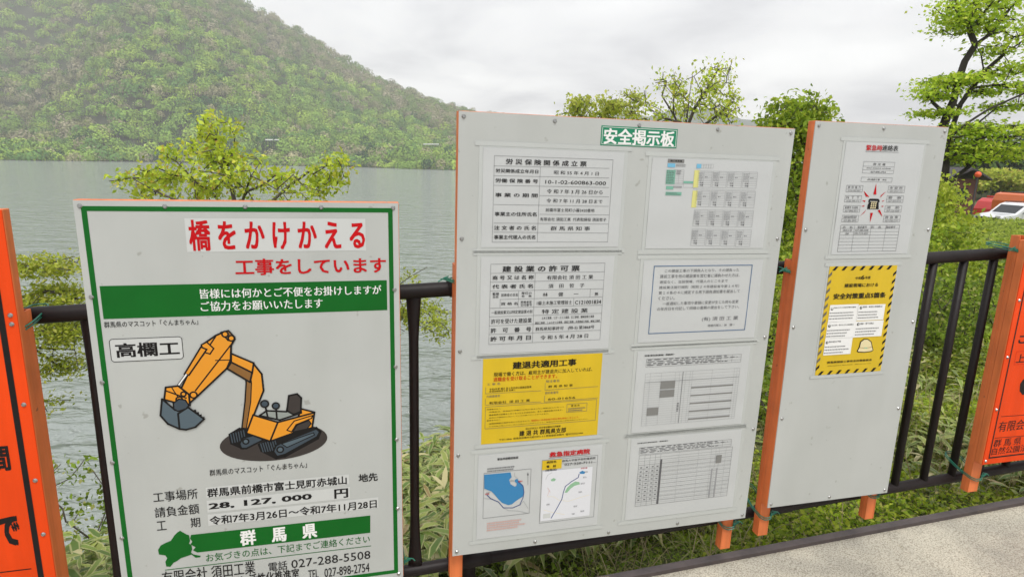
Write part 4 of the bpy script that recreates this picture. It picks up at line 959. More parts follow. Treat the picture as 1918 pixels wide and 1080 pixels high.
def tree(name, label, cat, group, limbs, tips, r0, leaf, parent_e=None, seed=1, step=.25, bark='bark', power=2.2, up=.15, jit=.06, rmax=None):
    P, par, ends = grow(limbs, tips, step, up, jit, seed); n = len(P)
    rad = np.zeros(n); kids = [0]*n
    for k in range(n-1, -1, -1):
        if kids[k] == 0: rad[k] = r0**power
        if par[k] >= 0: rad[par[k]] += rad[k]; kids[par[k]] += 1
    rad = rad**(1/power)
    if rmax: rad = rad*(rmax/rad[0]); rad = np.maximum(rad, r0)
    e = empty(name, P[0], label, cat, group); b = MB()
    child = [[] for _ in range(n)]
    for k in range(1, n):
        if par[k] >= 0: child[par[k]].append(k)
    # follow the thickest child into long tapered tubes
    stack = [0]; 
    while stack:
        k = stack.pop(); run = [par[k]] if par[k] >= 0 else []; run.append(k)
        while child[k]:
            c = sorted(child[k], key=lambda q: -rad[q]); stack += c[1:]; k = c[0]; run.append(k)
        if len(run) > 1:
            rr = [min(rad[q], rad[run[1]] if par[run[1]] == run[0] and i == 0 else 9) for i, q in enumerate(run)]
            b.tube([P[q] for q in run], rr, 7 if max(rr) > .02 else 4)
    b.build('trunk', bark, e, True)
    # leaves
    rg = RG; c = []; base = []
    for k in ends:
        m = rg.poisson(leaf['n']); 
        back = P[par[k]] if par[k] >= 0 else P[k]
        t = rg.uniform(0, 1.15, m)[:, None]; c.append(back+(P[k]-back)*t+rg.normal(0, 1, (m, 3))*np.array(leaf['spread'])); base += [rg.integers(0, 10**6)]*m
    c = np.concatenate(c); m = len(c); base = np.array(base)
    nrm = unit(np.array([0, 0, 1.0])*leaf.get('flat', .8)+rg.normal(size=(m, 3))); d = unit(np.cross(nrm, rand_dirs(m)))
    d = unit(d+np.array([0, 0, -leaf.get('droop', .2)]))
    l = leaf['size']*rg.uniform(.55, 1.3, m)
    V, F = quads(c, nrm, d, l, l*leaf.get('ratio', .6), .12)
    cols = pick_cols(m, leaf['cols'])*(1+.18*np.sin(base*1.7))[:, None]
    np_mesh('crown', V, F, 'leaf', e, np.repeat(cols, 4, 0))
    return e
def blob_tips(blobs):
    out = []
    for (x, y, Y, rx_, ry_, rd, k) in blobs:
        d = rand_dirs(k)*RG.uniform(.25, 1, (k, 1))**.45
        c = at(x, y, Y); s = Y/FPX*1.02
        out.append(np.c_[c[0]+d[:, 0]*rx_*s, c[1]+d[:, 1]*rd, c[2]+d[:, 2]*ry_*s])
    return np.concatenate(out)
YG = [(5, (.58, .68, .07)), (3, (.46, .58, .06)), (1.6, (.68, .66, .10)), (1, (.32, .44, .05)), (.3, (.58, .42, .09))]
GR = [(5, (.48, .64, .05)), (3, (.58, .70, .07)), (2, (.30, .46, .04)), (.7, (.64, .70, .12))]
BR_ = [(5, (.36, .47, .04)), (4, (.27, .39, .035)), (2, (.46, .53, .06)), (2, (.15, .23, .025))]
GRP = 'young trees along the lake bank'
# yellow-green tree behind the works sign
def gxy(x, y, Y):
    p = at(x, y, Y); return np.array([p[0], p[1], float(ground_xy(p[0], p[1]))])
Y0 = 5.2; g = gxy(445, 500, Y0)
limbs = [[g, at(448, 520, Y0), at(440, 380, Y0)], [at(440, 380, Y0), at(425, 315, Y0), at(405, 262, Y0), at(400, 225, Y0)], [at(448, 420, Y0), at(390, 352, Y0+.2), at(320, 325, Y0+.2)], [at(446, 400, Y0), at(470, 330, Y0-.2), at(490, 300, Y0-.2)], [at(450, 430, Y0), at(540, 350, Y0+.3), at(580, 320, Y0+.3), at(630, 305, Y0+.3)], [at(448, 440, Y0), at(330, 375, Y0-.3), at(250, 335, Y0-.3)]]
tips = blob_tips([(408, 243, Y0, 38, 32, .3, 24), (390, 290, Y0, 62, 26, .45, 38), (450, 325, Y0, 95, 36, .5, 58), (278, 335, Y0, 58, 20, .35, 30), (560, 345, Y0, 66, 26, .45, 38), (632, 322, Y0, 24, 30, .25, 20), (330, 352, Y0, 75, 24, .45, 34), (480, 410, Y0, 190, 40, .6, 50)])
tree('tree', 'small yellow-green tree rising behind the white roadworks sign', 'tree', GRP, limbs, tips, .0036, dict(n=15, spread=(.04, .04, .04), size=.05, cols=YG, flat=.5, ratio=.55), seed=3, step=.16, jit=.1)
# branches low over the water, seen left and right of the works sign
Y0 = 4.2; g = gxy(-60, 620, Y0)
limbs = [[g, at(-60, 640, Y0), at(-80, 480, Y0)], [at(-65, 600, Y0), at(20, 560, Y0), at(90, 545, Y0), at(150, 560, Y0)], [at(-68, 560, Y0), at(30, 510, Y0), at(140, 480, Y0)], [at(-62, 640, Y0), at(60, 650, Y0), at(140, 655, Y0)]]
tips = blob_tips([(85, 495, Y0, 70, 14, .25, 34), (95, 555, Y0, 70, 20, .3, 46), (90, 620, Y0, 75, 26, .3, 60), (120, 690, Y0, 50, 20, .25, 22), (95, 760, Y0, 60, 10, .2, 6)])
tree('tree', 'leafy branches over water between left orange sign and white roadworks sign', 'tree', GRP, limbs, tips, .003, dict(n=34, spread=(.06, .06, .028), size=.036, cols=[(4, (.44, .49, .06)), (3, (.34, .42, .05)), (1.5, (.55, .55, .10))], flat=1.2, ratio=.5), seed=5, step=.14, jit=.05)
Y0 = 5.0; g = gxy(700, 680, Y0)
limbs = [[g, at(705, 700, Y0), at(712, 560, Y0)], [at(708, 620, Y0), at(760, 590, Y0), at(840, 580, Y0)], [at(712, 560, Y0), at(765, 520, Y0), at(800, 500, Y0)]]
tips = blob_tips([(800, 590, Y0, 55, 25, .3, 34), (770, 540, Y0, 40, 35, .25, 20), (820, 620, Y0, 30, 16, .2, 12), (755, 600, Y0, 20, 30, .2, 10)])
tree('tree', 'thin leafy branches over the water between the white roadworks sign and the large notice board', 'tree', GRP, limbs, tips, .0026, dict(n=22, spread=(.05, .05, .025), size=.036, cols=[(4, (.48, .53, .08)), (3, (.36, .44, .06))], flat=1.0, ratio=.5), seed=6, step=.14, jit=.06)
# airy trees above the large notice board
Y0 = 9.0; g = gxy(1285, 330, Y0)
limbs = [[g, at(1285, 330, Y0), at(1282, 235, Y0)], [at(1283, 260, Y0), at(1262, 215, Y0), at(1240, 180, Y0)], [at(1283, 250, Y0), at(1300, 205, Y0), at(1325, 165, Y0), at(1345, 130, Y0)], [at(1284, 260, Y0), at(1345, 215, Y0), at(1375, 190, Y0)], [at(1284, 240, Y0), at(1290, 190, Y0), at(1297, 140, Y0)]]
tips = blob_tips([(1240, 178, Y0, 38, 40, .6, 26), (1295, 160, Y0, 42, 38, .6, 30), (1348, 148, Y0, 34, 34, .5, 28), (1372, 200, Y0, 18, 32, .4, 24), (1310, 218, Y0, 75, 20, .7, 44), (1300, 190, Y0, 55, 22, .5, 34), (1215, 228, Y0, 40, 8, .5, 16)])
tree('tree', 'tall airy tree with thin dark twigs above the middle of the large notice board', 'tree', GRP, limbs, tips, .005, dict(n=9, spread=(.055, .055, .07), size=.06, cols=YG[:4], flat=.3, ratio=.5, droop=.5), seed=8, step=.22, jit=.08)
Y0 = 10.5; g = gxy(1110, 330, Y0)
limbs = [[g, at(1112, 330, Y0), at(1110, 240, Y0)], [at(1110, 260, Y0), at(1080, 205, Y0)], [at(1110, 260, Y0), at(1140, 200, Y0)], [at(1110, 270, Y0), at(1180, 215, Y0), at(1190, 190, Y0)]]
tips = blob_tips([(1078, 200, Y0, 26, 22, .6, 36), (1110, 205, Y0, 40, 18, .7, 50), (1140, 200, Y0, 24, 20, .6, 36), (1185, 195, Y0, 28, 24, .6, 44), (1120, 235, Y0, 80, 16, .7, 40)])
tree('tree', 'pale yellow-green treetop just above the left part of the large notice board', 'tree', GRP, limbs, tips, .005, dict(n=9, spread=(.085, .085, .05), size=.075, cols=[(4, (.55, .58, .10)), (3, (.42, .49, .07)), (1, (.28, .36, .05))], flat=.5, ratio=.55), seed=9, step=.25, jit=.08)
Y0 = 6.6; g = gxy(1500, 560, Y0)
limbs = [[g, at(1500, 560, Y0), at(1495, 300, Y0)], [at(1495, 330, Y0), at(1470, 240, Y0), at(1462, 200, Y0)], [at(1495, 300, Y0), at(1505, 230, Y0), at(1503, 195, Y0)], [at(1495, 300, Y0), at(1530, 215, Y0), at(1540, 200, Y0)]]
tips = blob_tips([(1465, 215, Y0, 24, 22, .4, 28), (1503, 205, Y0, 22, 22, .4, 32), (1530, 215, Y0, 18, 16, .4, 20), (1485, 245, Y0, 58, 22, .5, 80), (1500, 300, Y0, 60, 45, .6, 130), (1490, 380, Y0, 60, 45, .6, 120), (1470, 460, Y0, 60, 45, .6, 110)])
tree('tree', 'leafy tree filling the gap between the large notice board and the narrow white board', 'tree', GRP, limbs, tips, .004, dict(n=16, spread=(.07, .07, .06), size=.062, cols=BR_, flat=.5, ratio=.6), seed=10, step=.2, jit=.08)
# old maple at the right edge
Y0 = 11.0; g = gxy(1768, 480, Y0)
limbs = [[g, at(1768, 400, Y0), at(1766, 240, Y0), at(1775, 213, Y0), at(1785, 191, Y0), at(1795, 151, Y0), at(1807, 115, Y0), at(1827, 84, Y0)],
         [at(1827, 84, Y0), at(1817, 60, Y0), at(1821, 32, Y0), at(1833, 0, Y0), at(1840, -40, Y0)], [at(1827, 84, Y0), at(1855, 64, Y0), at(1883, 28, Y0), at(1884, -10, Y0), at(1900, -40, Y0)],
         [at(1768, 300, Y0), at(1783, 240, Y0+.2), at(1799, 195, Y0+.2), at(1819, 167, Y0+.2), at(1843, 135, Y0+.2), at(1879, 103, Y0+.2), at(1925, 70, Y0+.2)],
         [at(1768, 320, Y0), at(1779, 258, Y0-.3), at(1811, 231, Y0-.4), at(1851, 205, Y0-.5), at(1930, 170, Y0-.6)], [at(1766, 210, Y0), at(1745, 190, Y0), at(1735, 182, Y0)],
         [at(1768, 350, Y0), at(1835, 294, Y0+.5), at(1871, 270, Y0+.6), at(1930, 235, Y0+.6)], [at(1795, 200, Y0), at(1820, 165, Y0), at(1860, 160, Y0), at(1920, 165, Y0)], [at(1845, 135, Y0+.2), at(1838, 105, Y0+.2), at(1826, 80, Y0)]]
tips = blob_tips([(1815, 8, Y0, 40, 18, .9, 44), (1870, -4, Y0, 55, 18, 1, 46), (1797, 48, Y0, 20, 20, .5, 30), (1832, 42, Y0, 28, 12, .6, 24), (1905, 50, Y0, 34, 16, 1, 30), (1772, 152, Y0, 34, 8, .6, 34), (1750, 172, Y0, 20, 14, .4, 30), (1815, 148, Y0, 36, 6, .5, 22), (1755, 212, Y0, 22, 8, .4, 22), (1868, 92, Y0, 34, 6, .6, 18), (1905, 132, Y0, 36, 8, .7, 26), (1880, 168, Y0, 50, 8, .7, 30), (1900, 200, Y0, 36, 6, .7, 20), (1935, 110, Y0, 25, 50, .8, 24),
                  (1800, 250, Y0, 40, 14, .9, 44), (1860, 245, Y0, 60, 16, 1, 66), (1810, 285, Y0, 60, 20, 1, 80), (1890, 285, Y0, 50, 18, 1, 50)])
tree('maple_tree', 'tall maple with dark forked limbs and layered leaves at the right edge of the photo', 'tree', GRP, limbs, tips, .007, dict(n=20, spread=(.16, .16, .03), size=.075, cols=GR, flat=1.6, ratio=.65), seed=11, step=.3, bark='bark_dark', jit=.07, rmax=.10)
# bushes
def bush(X, Yp, Y0, w_, h_, label, cols, k=60, n=26, size=.05, dpt=.6, group='bushes on the bank'):
    top = at(X, Yp, Y0); g = np.array([top[0], top[1], float(ground_xy(top[0], top[1]))]); hh = max(.4, top[2]-g[2])
    s = Y0/FPX; c = np.array([top[0], top[1], g[2]+hh*.55])
    d = rand_dirs(k)*RG.uniform(.3, 1, (k, 1))**.4; t = c+d*np.array([w_*s, dpt, hh*.45]); t[:, 2] = np.maximum(t[:, 2], g[2]+.08)
    limbs = [[g-np.array([0, 0, .03]), g+np.array([0, 0, hh*.2])]]+[[g+np.array([0, 0, hh*.1]), g+np.array([math.cos(q)*w_*s*.4, math.sin(q)*.25, hh*.5])] for q in (0.5, 2.2, 4)]
    return tree('bush', label, 'bush', group, limbs, t, .003, dict(n=n, spread=(size*1.4, size*1.4, size), size=size, cols=cols, flat=.7, ratio=.6), seed=int(X), step=.15, jit=.08)
BU1 = [(5, (.32, .42, .035)), (3, (.43, .50, .05)), (2, (.16, .24, .025)), (.8, (.52, .52, .12))]
BU2 = [(4, (.22, .33, .035)), (3, (.32, .42, .05)), (2, (.12, .19, .025)), (.8, (.48, .48, .16))]
bush(1470, 440, 5.2, 130, 0, 'leafy bush behind the gap between the two white boards', BU1, 110, 24, .05)
bush(1435, 640, 4.0, 110, 0, 'low bush at the foot of the gap between the two white boards', BU2, 80, 22, .045)
bush(1752, 312, 9.4, 24, 0, 'bright yellow-green bush just right of the narrow white board', [(5, (.44, .54, .05)), (3, (.55, .60, .08)), (1.5, (.26, .35, .04))], 120, 26, .085, 1.0)
Y0 = 60.0; g0 = at(1870, 400, Y0)
tree('tree', 'flat-topped yellow-green tree behind the parked vehicles', 'tree', GRP, [[g0, at(1870, 345, Y0)], [at(1870, 352, Y0), at(1840, 330, Y0)], [at(1870, 350, Y0), at(1895, 328, Y0)]], blob_tips([(1850, 330, Y0, 32, 12, 2, 40), (1885, 335, Y0, 40, 14, 2, 50), (1905, 352, Y0, 24, 8, 2, 20), (1820, 345, Y0, 20, 10, 2, 20)]), .03,
     dict(n=26, spread=(.55, .55, .16), size=.36, cols=[(5, (.50, .55, .08)), (3, (.40, .50, .06)), (1.5, (.58, .50, .12))], flat=1.2, ratio=.6), seed=31, step=1.0, jit=.08)
bush(1755, 390, 8.5, 38, 0, 'green bush standing above the handrail beside the narrow white board', BR_, 120, 26, .07, .8)
bush(1805, 472, 7.2, 40, 0, 'green bush in front of the white car', BU1, 110, 26, .06, .8)
bush(1890, 470, 8.4, 40, 0, 'pale dry-looking bush at the right edge, in front of the white car', [(4, (.34, .33, .12)), (3, (.24, .28, .06)), (2, (.42, .38, .20))], 80, 22, .06, .7)
bush(1770, 520, 5.4, 60, 0, 'dense dark green bush seen between the balusters under the handrail', BU2, 110, 26, .045, .7)
bush(1870, 520, 5.8, 60, 0, 'dense green bush seen left of the right-hand orange sign under the handrail', BU2, 110, 26, .045, .7)
bush(1690, 430, 7.0, 90, 0, 'green bush hidden partly behind the narrow white board', BR_, 90, 24, .06, .8)
bush(1985, 460, 7.0, 60, 0, 'bush reaching in from the right edge behind the orange sign', BU1, 80, 24, .06, .8)
bush(1100, 330, 9.0, 120, 0, 'bush behind the left half of the large notice board', BU1, 60, 22, .07, .8)
bush(120, 838, 3.0, 45, 0, 'small weedy shrub at the water edge beside the left orange sign', BU2, 40, 18, .035, .3)

# ------------------------------------------------------------------ dwarf bamboo, weeds, dry grass: ground cover
def sasa_mat():
    m = bpy.data.materials.new('dwarf bamboo leaf'); m.use_nodes = True; t = m.node_tree; b = t.nodes['Principled BSDF']; b.inputs['Roughness'].default_value = .42
    u = N(t, 'ShaderNodeUVMap'); u.uv_map = 'uv'; s = N(t, 'ShaderNodeSeparateXYZ'); t.links.new(u.outputs[0], s.inputs[0])
    a = N(t, 'ShaderNodeMath', operation='SUBTRACT'); a.inputs[1].default_value = .5; t.links.new(s.outputs[0], a.inputs[0])
    ab = N(t, 'ShaderNodeMath', operation='ABSOLUTE'); t.links.new(a.outputs[0], ab.inputs[0])
    r = N(t, 'ShaderNodeValToRGB'); r.color_ramp.elements[0].position = .28; r.color_ramp.elements[0].color = (0, 0, 0, 1); r.color_ramp.elements[1].position = .38; r.color_ramp.elements[1].color = (1, 1, 1, 1)
    t.links.new(ab.outputs[0], r.inputs[0])
    at_ = N(t, 'ShaderNodeAttribute'); at_.attribute_name = 'col'; mx_ = N(t, 'ShaderNodeMix', data_type='RGBA'); mx_.inputs[7].default_value = (.58, .56, .27, 1)
    fm = N(t, 'ShaderNodeMath', operation='MULTIPLY'); fm.inputs[1].default_value = .6
    t.links.new(r.outputs[0], fm.inputs[0]); t.links.new(fm.outputs[0], mx_.inputs[0]); t.links.new(at_.outputs['Color'], mx_.inputs[6]); t.links.new(mx_.outputs[2], b.inputs['Base Color'])
    tr = N(t, 'ShaderNodeBsdfTranslucent'); ms = N(t, 'ShaderNodeMixShader'); ms.inputs[0].default_value = .3
    t.links.new(mx_.outputs[2], tr.inputs[0]); t.links.new(b.outputs[0], ms.inputs[1]); t.links.new(tr.outputs[0], ms.inputs[2]); t.links.new(ms.outputs[0], t.nodes['Material Output'].inputs[0])
    return m
def blades(c, d, up_, ln, wd, sag):
    "arched leaves: base c, outward unit d, start lift up_, length, width, sag"
    m = len(c); s = unit(np.cross(d, np.tile([0, 0, 1.0], (m, 1)))); V = []; U = []
    for t, wf in ((0, .12), (.3, .95), (.65, .8), (1, .04)):
        q = c+d*(ln*t)[:, None]+np.array([0, 0, 1.0])*((up_*t-sag*t*t)*ln)[:, None]
        for sg in (-1, 1): V.append(q+s*(sg*wd*wf/2)[:, None]); U.append(np.tile([.5+.5*sg, t], (m, 1)))
    V = np.stack(V, 1).reshape(-1, 3); U = np.stack(U, 1).reshape(-1, 2)
    base = np.arange(m)*8; F = np.concatenate([np.stack([base+2*j, base+2*j+1, base+2*j+3, base+2*j+2], 1) for j in range(3)])
    return V, F, U
def field(k, a0, a1, n0, n1, pw=1.0):
    a = RG.uniform(a0, a1, k); n = n0+(n1-n0)*RG.uniform(0, 1, k)**pw
    P = np.c_[RP0[0]+a*RH[0]+n*RN[0], RP0[1]+a*RH[1]+n*RN[1], ground_an(a, n)]
    return a, n, P
def sasa(k, a0, a1, n0, n1, hgt, ln, name, label, per=7, dens=None, pw=1.0):
    a, n, P = field(k, a0, a1, n0, n1, pw); ok = P[:, 2] > WATER+.2
    if dens is not None: ok &= RG.uniform(0, 1, k) < dens(a, n)
    P = P[ok]; k = len(P); h = hgt*RG.uniform(.55, 1.15, k); rep = np.repeat(np.arange(k), per); m = len(rep)
    lean = RG.normal(0, .12, (k, 2)); tz = RG.uniform(.35, 1, m)
    c = P[rep]+np.c_[lean[rep]*(h[rep]*tz)[:, None], h[rep]*tz]
    th = RG.uniform(0, 2*math.pi, m); d = np.c_[np.cos(th), np.sin(th), np.zeros(m)]
    l = ln*RG.uniform(.6, 1.25, m); up_ = RG.uniform(-.1, .65, m); sg = RG.uniform(.2, .8, m)
    V, F, U = blades(c, d, up_, l, l*RG.uniform(.2, .3, m), sg)
    cols = pick_cols(m, [(5, (.22, .31, .06)), (3, (.34, .40, .09)), (3, (.12, .20, .035)), (1.1, (.60, .54, .28)), (.5, (.42, .31, .14))])
    # stems
    sd_, _ = None, None
    Vs, Fs, Us = blades(P, unit(np.c_[lean, np.full(k, 1.0)]), np.zeros(k), h, np.full(k, .004), np.zeros(k))
    V2 = np.concatenate([V, Vs]); C2 = np.concatenate([np.repeat(cols, 8, 0), np.repeat(np.tile([.20, .20, .08], (k, 1)), 8, 0)])
    o = np_mesh(name, V2, np.concatenate([F, Fs+len(V)]), M['sasa'], col=C2, uv=np.concatenate([U, np.full((len(Us), 2), .5)]))
    tag(o, label, 'ground cover', kind='stuff'); return o
M['sasa'] = sasa_mat()
sasa(8600, -4.5, 1.4, .05, 4.5, .36, .125, 'dwarf_bamboo', 'dwarf bamboo with pale leaf edges covering the lake bank', 8, lambda a, n: np.where(a > -.2, (n > .3+.25*a)*.75, 1.0), pw=.9)
sasa(3000, 1.5, 6, .18, 4.5, .15, .105, 'dwarf_bamboo', 'dwarf bamboo with dry pale leaves on the bank right of the boards', 6, lambda a, n: .25+.6*(np.sin(a*2.3+n*1.9) > .1))
# weeds: small leaves close to the soil
def weeds(k, a0, a1, n0, n1, hgt, size, cols, name, label, dens=None, pw=1.0):
    a, n, P = field(k, a0, a1, n0, n1, pw); ok = P[:, 2] > WATER+.1
    if dens is not None: ok &= RG.uniform(0, 1, k) < dens(a, n)
    P = P[ok]; a, n = a[ok], n[ok]; m = len(P)
    hh = hgt*(.55+.45*np.sin(a*3.7+1)*np.sin(n*3.1))*RG.uniform(.05, 1, m); c = P+np.c_[RG.normal(0, .02, (m, 2)), hh]
    nrm = unit(np.array([0, 0, 1.1])+RG.normal(size=(m, 3))*.8); d = unit(np.cross(nrm, rand_dirs(m))); l = size*RG.uniform(.5, 1.4, m)*(1+.12*n)
    V, F = quads(c, nrm, d, l, l*.6, .12); pat = (1+.35*np.sin(a*2.1+n*2.7)*np.sin(n*1.3-a))[:, None]
    tag(np_mesh(name, V, F, 'leaf', col=np.repeat(pick_cols(m, cols)*pat, 4, 0)), label, 'ground cover', kind='stuff')
weeds(90000, -4, 2.2, .01, 3.2, .14, .022, BU2, 'weeds', 'low green weeds under the dwarf bamboo')
weeds(220000, 1.0, 8, .01, 7, .24, .026, [(5, (.29, .40, .03)), (4, (.42, .49, .05)), (2, (.14, .22, .02)), (1.2, (.54, .50, .17))], 'weeds', 'green weeds on the bank right of the boards', pw=1.2)
weeds(90000, 3, 40, 5, 34, .35, .05, [(5, (.32, .42, .05)), (3, (.43, .50, .08)), (2, (.16, .23, .03))], 'weeds', 'rough vegetation on the far bank', pw=1.2)
# dry grass straw
a, n, P = field(5200, .2, 4.5, .01, 1.4); m = len(P); th = RG.uniform(0, 6.28, m); d = np.c_[np.cos(th), np.sin(th), np.zeros(m)]
V, F, U = blades(P+np.c_[np.zeros((m, 2)), np.full(m, .01)], d, RG.uniform(.3, 2.2, m), RG.uniform(.06, .24, m), np.full(m, .004), RG.uniform(.2, 1.6, m))
tag(np_mesh('dry_grass', V, F, 'leaf', col=np.repeat(pick_cols(m, [(3, (.42, .36, .20)), (2, (.30, .25, .12)), (2, (.22, .28, .06))]), 8, 0)), 'dry straw lying in the weeds', 'ground cover', kind='stuff')

# ------------------------------------------------------------------ vehicles and hut beyond the bank
M['carwhite'] = mat('white car paint', (.72, .73, .74), .25, coat=.5); M['glass'] = mat('dark car glass', (.02, .025, .03), .08); M['tyre'] = mat('tyre rubber', (.02, .02, .02), .8)
M['rim'] = mat('alloy rim', (.30, .30, .31), .35, metal=.8); M['carred'] = mat('red truck paint', (.55, .015, .012), .3, coat=.4); M['carorange'] = mat('orange truck paint', (.68, .13, .008), .3, coat=.4)
M['lamp'] = mat('lamp plastic', (.45, .03, .02), .2); M['clearlamp'] = mat('clear lamp', (.6, .6, .6), .1); M['hutwall'] = mat('red-brown timber', (.13, .045, .03), .8, .2, 6); M['roof'] = mat('dark roof', (.055, .05, .055), .7, .3, 4); M['floatred'] = mat('orange ball', (.75, .10, .02), .4)
def profile(b, o, u, wv, pts, w0, w1):
    "side profile pts (x along u, z up) extruded across from w0 to w1 along wv"
    k = len(pts); V = [o+x*u+z*UP+w0*wv for x, z in pts]+[o+x*u+z*UP+w1*wv for x, z in pts]
    b.add(V, [tuple(range(k))[::-1], tuple(range(k, 2*k))]+[(i, (i+1) % k, (i+1) % k+k, i+k) for i in range(k)])
def wheel(o, u, wv, x, side, r_, parent):
    c = o+x*u+r_*UP+side*wv; s = wv*(1 if side > 0 else -1)
    b = MB(); b.tube([c-s*.2, c-s*.19, c-s*.01, c], [r_*.92, r_, r_, r_*.92], 20); wt = b.build('wheel', 'tyre', parent, False)
    q = MB(); q.tube([c-s*.01, c+s*.012], [r_*.62, r_*.55], 14); q.build('rim', 'rim', wt)
def vehicle(name, label, cat, o, ang, body, glass, Lw, wheels, r_, mt, extra=None):
    u = np.array([math.cos(ang), math.sin(ang), 0]); wv = np.array([-u[1], u[0], 0]); e = empty(name, o, label, cat)
    b = MB(); profile(b, o, u, wv, body, -Lw/2, Lw/2); b.build('body', mt, e, bevel=.05)
    for g_ in glass:
        for sd_ in (-1, 1):
            b = MB(); profile(b, o, u, wv, g_, sd_*(Lw/2-.005), sd_*(Lw/2+.012)); b.build('window', 'glass', e)
    for x in wheels:
        for sd_ in (-1, 1): wheel(o, u, wv, x, sd_*(Lw/2+.02), r_, e)
    if extra: extra(e, o, u, wv)
    return e
def seat_on(x, y, Y):
    p = at(x, y, Y); return p
zc = at(1880, 379, 36)[2]-1.66+.35
def car_extra(e, o, u, wv):
    b = MB(); b.obox(o+.02*u-.75*wv+.62*UP, -.03*u, 1.5*wv, .16*UP); b.build('grille', 'tyre', e)
    for s in (-.78, .48): b = MB(); b.obox(o+.03*u+s*wv+.74*UP, -.04*u, .3*wv, .16*UP); b.build('headlight', 'clearlamp', e)
    for s in (-.98, .95): b = MB(); b.obox(o+1.35*u+s*wv+1.0*UP, .1*u, .1*wv*np.sign(s), .16*UP); b.build('wing_mirror', 'carwhite', e)
    b = MB(); profile(b, o, u, wv, [(1.0, 1.02), (1.62, 1.50), (1.66, 1.46), (1.04, .98)], -.72, .72); b.build('windscreen', 'glass', e)
    b = MB(); b.obox(o+1.9*u-.72*wv+1.66*UP, 1.9*u, .04*wv, .05*UP); b.obox(o+1.9*u+.68*wv+1.66*UP, 1.9*u, .04*wv, .05*UP); b.build('roof_rack', 'tyre', e)
vehicle('parked_car', 'white estate car partly hidden by bushes at the right edge', 'car', at(1846, 425, 36)*np.array([1, 1, 0])+np.array([0, 0, zc-.35]), .18,
        [(0, .35), (0, .80), (.15, .92), (1.0, 1.02), (1.7, 1.55), (2.0, 1.64), (3.8, 1.62), (4.3, 1.05), (4.5, 1.0), (4.5, .35)], [[(1.35, 1.06), (1.85, 1.48), (2.35, 1.52), (2.35, 1.06)], [(2.42, 1.06), (2.42, 1.52), (3.3, 1.51), (3.3, 1.06)], [(3.38, 1.06), (3.38, 1.5), (3.75, 1.48), (4.0, 1.08)]], 1.78, (.85, 3.65), .34, 'carwhite', car_extra)
def red_extra(e, o, u, wv):
    for zz, xx in ((1.62, .35), (1.38, 1.3)):
        b = MB(); b.obox(o+xx*u-1.012*wv+zz*UP, 1.5*u, -.012*wv, .2*UP); b.build('stripe', 'white', e)
    b = MB(); b.obox(o+.8*u-.8*wv+2.05*UP, 3.2*u, 1.6*wv, .12*UP); b.build('roof_deck', 'carred', e)
zr = at(1860, 369, 46)[2]-2.1+.75
vehicle('fire_truck', 'red truck with white markings behind the white car', 'truck', at(1843, 400, 46)*np.array([1, 1, 0])+np.array([0, 0, zr-.75]), .15,
        [(0, .4), (0, 1.2), (.25, 1.75), (.6, 2.0), (5.2, 2.0), (5.2, .4)], [[(.35, 1.15), (.5, 1.62), (1.2, 1.62), (1.2, 1.15)]], 2.0, (1.0, 4.2), .4, 'carred', red_extra)
def org_extra(e, o, u, wv):
    b = MB(); b.obox(o+.5*u-1.0*wv+3.0*UP, 5.0*u, 2.0*wv, .1*UP); b.build('roof_rail', 'tyre', e)
    b = MB(); b.tube([o+1.6*u+3.1*UP, o+1.6*u+3.35*UP], [.22, .16], 12); b.build('beacon', 'lamp', e)
zo = at(1895, 361, 42)[2]-3.05+1.6
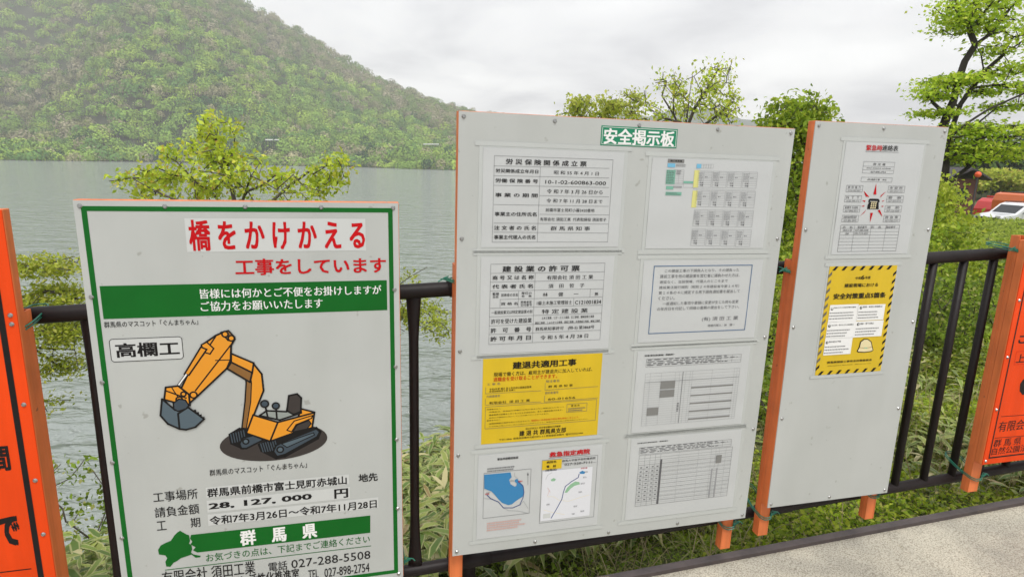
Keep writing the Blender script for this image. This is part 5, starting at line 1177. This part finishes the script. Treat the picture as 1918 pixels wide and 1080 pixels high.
vehicle('utility_truck', 'tall orange truck with a dark window at the right edge behind the white car', 'truck', at(1882, 390, 42)*np.array([1, 1, 0])+np.array([0, 0, zo-1.6]), .12,
        [(0, .5), (0, 2.5), (.15, 2.95), (.5, 3.05), (6.4, 3.05), (6.4, .5)], [[(.6, 1.9), (.6, 2.65), (1.35, 2.65), (1.35, 1.9)], [(2.3, 1.9), (2.3, 2.65), (4.2, 2.65), (4.2, 1.9)]], 2.2, (1.2, 5.0), .48, 'carorange', org_extra)
# hut among the trees
hp = at(1806, 338, 40); e = empty('hut', hp-np.array([0, 0, 2.6]), 'small brown hut with a dark roof half hidden by leaves', 'hut'); o = hp-np.array([0, 0, 2.4])
b = MB(); b.obox(o+np.array([-.9, 0, 0]), (2.0, .2, 0), (-.2, 2.4, 0), (0, 0, 2.5)); b.build('wall', 'hutwall', e)
b = MB(); profile(b, o, np.array([1.0, .1, 0]), np.array([-.1, 1.0, 0]), [(-1.4, 2.45), (.1, 3.1), (1.5, 2.45), (1.5, 2.55), (.1, 3.25), (-1.4, 2.55)], -.5, 2.9); b.build('roof', 'roof', e)
b = MB(); b.obox(o+np.array([-.3, -.03, 1.1]), (.7, .07, 0), (0, .02, 0), (0, 0, .8)); b.build('window', 'glass', e)
fp = at(1832, 327, 39); e = empty('orange_ball', fp-np.array([0, 0, .2]), 'round orange ball on a short post beside the brown hut', 'ball'); b = MB()
b.tube([fp+np.array([0, 0, .19*math.cos(t)]) for t in np.linspace(math.pi, 0, 12)], [max(.19*math.sin(t), .01) for t in np.linspace(math.pi, 0, 12)], 16); b.build('ball', 'floatred', e, True)
b = MB(); b.tube([fp-np.array([0, 0, 3]), fp-np.array([0, 0, .15])], .05, 8); b.build('post', 'roof', e)

# ------------------------------------------------------------------ haze
HAZE = 0.00046
if HAZE > 0:
    b = MB(); b.box(-1300, 1300, -20, 1500, WATER-3, 330); hz = b.build('haze', [], None); tag(hz, kind='stuff'); hz['label'] = 'thin pale mist in the air'
    m = bpy.data.materials.new('haze'); m.use_nodes = True; t = m.node_tree; t.nodes.clear()
    o_ = N(t, 'ShaderNodeOutputMaterial'); pv = N(t, 'ShaderNodeVolumePrincipled'); pv.inputs['Color'].default_value = (1, 1, 1, 1); pv.inputs['Density'].default_value = HAZE
    t.links.new(pv.outputs[0], o_.inputs['Volume']); hz.data.materials.append(m)
